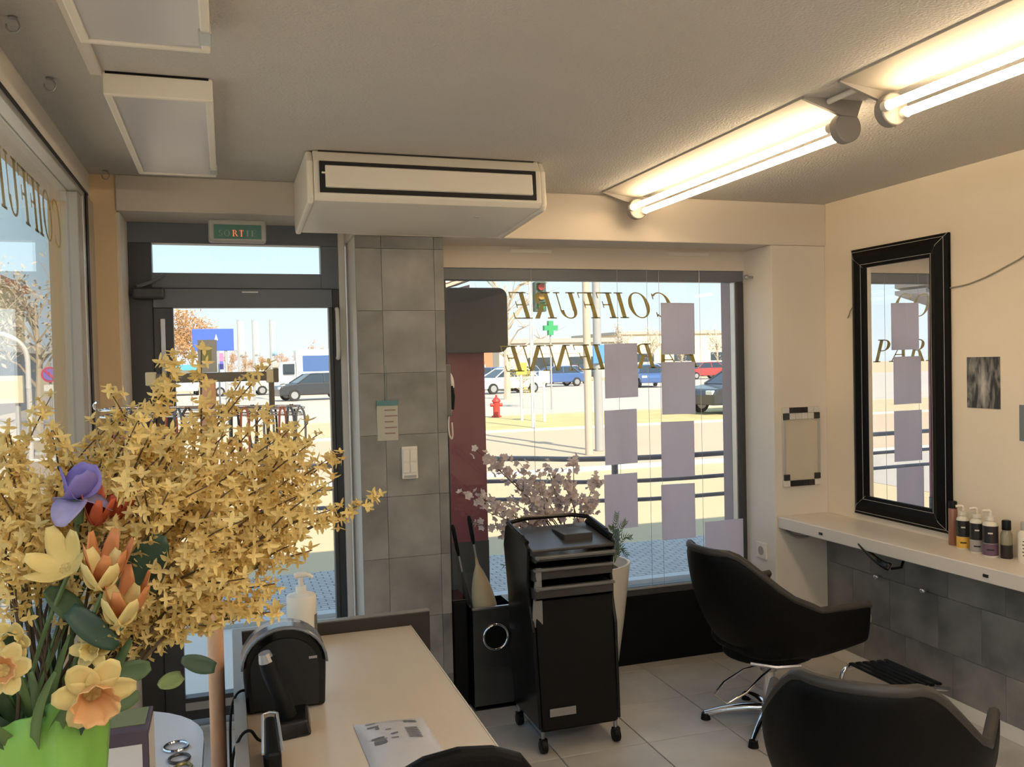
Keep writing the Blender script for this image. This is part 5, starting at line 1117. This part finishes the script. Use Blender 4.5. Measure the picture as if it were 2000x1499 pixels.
# billboard, banner, flag poles
p = at(375, 643, 40); q = at(457, 685, 40); bb = thing('blue_billboard', 'large blue billboard seen through the door', 'billboard', (p.x, 40, GZ))
MB().box((p.x, 39.9, q.z), (q.x, 40.1, p.z)).build('panel', mat('billboard_blue', (.045, .11, .55), .5, var=.05), bb, bevel=.02)
for f in (.2, .8): MB().cyl((p.x+(q.x-p.x)*f, 40, GZ), (p.x+(q.x-p.x)*f, 40, q.z), .06).build('support', GRP, bb, smooth=True)
MB().prism([(p.x+.9, q.z+.45), (p.x+1.05, q.z+.45), (p.x+.975, q.z+.72)], 'y', 39.87, 39.9).build('emblem', WHP, bb)
p = at(427, 690, 42); q = at(437, 722, 42); bn = thing('street_banner', 'narrow pink and blue banner under the blue billboard', 'banner', (p.x, 42, GZ))
MB().box((p.x, 41.97, (p.z+q.z)/2), (q.x, 42.03, p.z)).build('pink_half', mat('banner_pink', (.65, .18, .35), .6, var=.05), bn); MB().box((p.x, 41.97, q.z), (q.x, 42.03, (p.z+q.z)/2)).build('blue_half', mat('banner_blue', (.12, .12, .45), .6, var=.05), bn); MB().cyl((p.x, 42, GZ), (p.x, 42, p.z+.1), .04).build('pole', GRP, bn, smooth=True)
for px, lab in ((468, 'slim flag pole beside the blue billboard'), (497, 'slim flag pole standing between two others'), (531, 'slim flag pole with pale blue flag seen through the door')):
    t, x = post('flag_pole', lab, px, 50, at(px, 625, 50).z, .06, GRP, 'flag pole'); z = at(px, 625, 50).z
    MB().grid([[(x+.05+.28*i/5, 50+.05*math.sin(i*1.2), z-.1-1.9*j/6) for j in range(7)] for i in range(6)]).build('flag', mat('flag_cloth' if px != 531 else 'flag_blue', (.75, .74, .76) if px != 531 else (.45, .66, .78), .8, var=.1), t, smooth=True, solid=.01)
# ---- buildings
def building(label, x0, x1, y0, y1, z1, wall, wins, roof, name='building', band=None):
    t = thing(name, label, 'building', ((x0+x1)/2, y0, GZ))
    MB().box((x0, y0, GZ), (x1, y1, z1)).build('walls', wall, t); MB().box((x0-.3, y0-.3, z1), (x1+.3, y1+.3, z1+.45)).build('roof', roof, t)
    if band: MB().box((x0, y0-.06, band[0]), (x1, y0, band[1])).build('fascia_band', band[2], t)
    for a, b, c, d in wins:
        w = MB().box((a, y0-.05, c), (b, y0+.02, d)).build('window', WHP, t); MB().box((a+.1, y0-.08, c+.1), (b-.1, y0-.05, d-.1)).build('pane', CGL, w)
    return t
CREAM = mat('cream_cladding', (.66, .60, .50), .8, var=.05, vscale=.2); PALE = mat('pale_cladding', (.60, .60, .60), .8, var=.05, vscale=.2); TILER = mat('brick_orange', (.55, .22, .12), .8, var=.1, vscale=.6); ROOFG = mat('roof_felt', (.40, .38, .36), .8, var=.1)
a, b = at(975, 700, 85), at(1215, 700, 85); building('long cream superstore across the car park', a.x, b.x, 85, 110, 3.6, CREAM, [(a.x+3+k*4.6, a.x+6+k*4.6, .6, 2.2) for k in range(3)], ROOFG, band=(2.5, 3.4, PALE))
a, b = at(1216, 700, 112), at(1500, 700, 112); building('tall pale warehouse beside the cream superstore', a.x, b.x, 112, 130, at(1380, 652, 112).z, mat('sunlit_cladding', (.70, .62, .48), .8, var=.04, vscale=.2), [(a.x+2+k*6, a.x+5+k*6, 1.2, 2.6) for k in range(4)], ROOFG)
a, b = at(880, 700, 76), at(962, 700, 76); building('orange brick building beside the maroon pillar', a.x, b.x, 76, 82, at(950, 678, 76).z, TILER, [(b.x-1.8, b.x-.7, .2, 1.5)], ROOFG)
a, b = at(335, 700, 78), at(400, 700, 78); building('low white filling station kiosk under the blue billboard', a.x, b.x, 78, 84, 1.6, WHP, [(a.x+.5, a.x+1.6, -.0, 1.1)], mat('kiosk_blue', (.08, .35, .5), .6, var=.05))
a, b = at(505, 700, 88), at(600, 700, 88); building('low cream shed beyond the car park seen through the door', a.x, b.x, 88, 96, 1.7, CREAM, [(a.x+.6, a.x+1.8, .0, 1.0)], ROOFG)
building('grey two-storey block across the side street', -17, -9.2, 38, 50, 2.6, mat('block_grey', (.34, .35, .37), .8, var=.06, vscale=.3), [(-16.4+k*1.8, -15.3+k*1.8, zz, zz+.9) for k in range(4) for zz in (-.05+.2, 1.4)], CREAM)
building('tall yellow house at the end of the side street', -26, -11.6, 52, 60, 6.5, mat('yellow_house', (.70, .56, .30), .8, var=.05, vscale=.3), [(-25+k*2.4, -23.8+k*2.4, zz, zz+1.3) for k in range(5) for zz in (.6, 3.3)], TILER)
# side street furniture
p = at(98, 732, 25); t = thing('no_parking_sign', 'round violet-blue no-parking sign on a post in the side street', 'sign', (p.x, 25, GZ))
MB().cyl((p.x, 25, GZ), (p.x, 25, p.z+.3), .03, n=10).build('post', GRP, t, smooth=True)
MB().cyl((p.x, 24.93, p.z), (p.x, 24.96, p.z), .20, n=28).build('disc', mat('sign_red_rim', (.55, .08, .15), .5, var=.03), t, smooth=True); MB().cyl((p.x, 24.92, p.z), (p.x, 24.935, p.z), .15, n=28).build('disc_face', mat('sign_violet', (.25, .18, .55), .5, var=.03), t, smooth=True)
MB().hexa([(p.x-.12, 24.91, p.z+.08), (p.x-.08, 24.91, p.z+.12), (p.x-.08, 24.922, p.z+.12), (p.x-.12, 24.922, p.z+.08), (p.x+.08, 24.91, p.z-.12), (p.x+.12, 24.91, p.z-.08), (p.x+.12, 24.922, p.z-.08), (p.x+.08, 24.922, p.z-.12)]).build('slash', mat('sign_red_rim', (0, 0, 0)), t)
MB().box((p.x-.14, 24.93, p.z-.42), (p.x+.14, 24.95, p.z-.26)).build('sub_plate', WHP, t)
p = at(0, 735, 16); q = at(47, 787, 16); t = thing('cream_hoarding', 'plain cream hoarding panel on two legs in the side street', 'hoarding', (p.x, 16, GZ)); MB().box((p.x-1.2, 15.95, q.z), (q.x, 16.05, p.z)).build('panel', mat('hoarding_cream', (.72, .64, .46), .7, var=.04), t)
for x in (p.x-.9, q.x-.1): MB().cyl((x, 16.05, GZ), (x, 16.05, p.z), .04).build('leg', GRP, t, smooth=True)
t = thing('street_barrier', 'low white pedestrian barrier in the side street', 'barrier', (-2.9, 14, GZ))
for z in (.35, .65): MB().cyl((-4.6, 14, z), (-2.35, 14, z), .03).build('barrier_rail', WHP, t, smooth=True)
for x in (-4.6, -3.85, -3.1, -2.35): MB().cyl((x, 14, GZ), (x, 14, .68), .035).build('barrier_post', WHP, t, smooth=True)
p = at(55, 720, 20); t = thing('curved_lamp_post', 'white curved lamp post in front of the grey block', 'lamp post', (p.x, 20, GZ)); MB().tube(smoothcurve([(p.x, 20, GZ), (p.x, 20, 1.4), (p.x-.05, 20, 2.1), (p.x-.4, 20, 2.4), (p.x-.8, 20, 2.4)], 6), .05, 8).build('mast', WHP, t, smooth=True); MB().box((p.x-1.15, 19.9, 2.33), (p.x-.75, 20.1, 2.43)).build('lantern', WHP, t, bevel=.03)
# ---- trees and shrubs
def tree(label, x, y, h, w, leafm, trunkm, n=1200, twigs=14, group=None, name='tree', bare=False):
    r = random.Random(hash((round(x, 1), round(y, 1))) & 0xffff); t = thing(name, label, 'tree' if h > 2.2 else 'shrub', (x, y, GZ), group=group); tk = MB(); ends = []
    tk.tube([(x, y, GZ), (x+r.uniform(-.1, .1), y, GZ+h*.45), (x, y, GZ+h*.85)], [h*.028, h*.02, h*.006], 7)
    for k in range(twigs):
        z = GZ+h*r.uniform(.25, .8); a = r.uniform(0, 6.283); L = w*r.uniform(.5, 1); e = Vector((x+L*.8*math.cos(a), y+L*.8*math.sin(a), z+h*r.uniform(.12, .32))); m = Vector((x, y, z)).lerp(e, .5)+Vector((0, 0, .05*h))
        tk.tube([(x, y, z), m, e], [h*.010, h*.006, h*.002], 4); ends += [m, e]
        for j in range(5 if bare else 2):
            e2 = m.lerp(e, r.random())+Vector((r.uniform(-.25, .25)*w, r.uniform(-.25, .25)*w, r.uniform(0, .16)*h)); tk.tube([m.lerp(e, .5), e2], [h*.004, h*.001], 3); ends.append(e2)
    tk.build('trunk', trunkm, t)
    if n:
        mb = MB()
        for k in range(n):
            c = ends[r.randrange(len(ends))]+Vector((r.gauss(0, .12)*w, r.gauss(0, .12)*w, r.gauss(0, .05)*h)); s_ = h*r.uniform(.012, .026); d = Vector((r.uniform(-1, 1), r.uniform(-1, 1), r.uniform(-1, 1))).normalized(); e = d.orthogonal().normalized()
            mb.add([c-d*s_, c+e*s_*.5, c+d*s_, c-e*s_*.5], [(0, 1, 2, 3)])
        o = mb.build('crown', leafm, t); o['kind'] = 'stuff'
BUD = mat('budding_orange', (.55, .32, .15), .9, var=.2, trans=.3); PALET = mat('pale_twig', (.52, .44, .34), .9, var=.15); GRNS = mat('hedge_green', (.20, .30, .07), .9, var=.25, trans=.2); YELS = mat('yellow_shrub', (.65, .52, .08), .9, var=.2, trans=.2)
def treeat(label, px, pytop, Y, w, m, n=1200, bare=False, **k): p = at(px, pytop, Y); tree(label, p.x, Y, p.z-GZ, w, m, PALET, n, bare=bare, **k)
treeat('broad orange budding tree behind the blue billboard', 372, 608, 96, 3.6, BUD, 2600)
treeat('slim orange budding tree behind the wrapped pole', 335, 645, 104, 1.6, BUD, 1400)
for i, px in enumerate((448, 482, 516, 550, 584, 618, 650)): treeat('orange budding tree in the line beyond the car park', px, 690+rnd.uniform(-12, 8), 106+rnd.uniform(-2, 2), 1.1, BUD, 1300, group='trees beyond the car park')
treeat('large bare tree behind the gold lettering', 985, 520, 40, 3.2, PALET, 0, bare=True, twigs=26)
for px in (1215, 1270, 1330, 1400): treeat('pale bare tree in front of the warehouse', px, 650+rnd.uniform(-12, 6), 74, 1.3, PALET, 500, bare=True, group='bare trees by the warehouse')
treeat('round yellow flowering shrub by the short sign post', 1016, 722, 33, .7, YELS, 900, name='shrub')
for px in (1078, 1112, 1283): treeat('low green hedge shrub along the verge', px, 738, 83, .6, GRNS, 700, name='shrub', group='hedge shrubs on the verge')
for x, y in ((-5.5, 30), (-4.2, 34), (-7.6, 33)): tree('pale bare tree beside the grey block', x, y, 4.6, 1.8, PALET, PALET, 500, bare=True, twigs=20, group='bare trees in the side street')
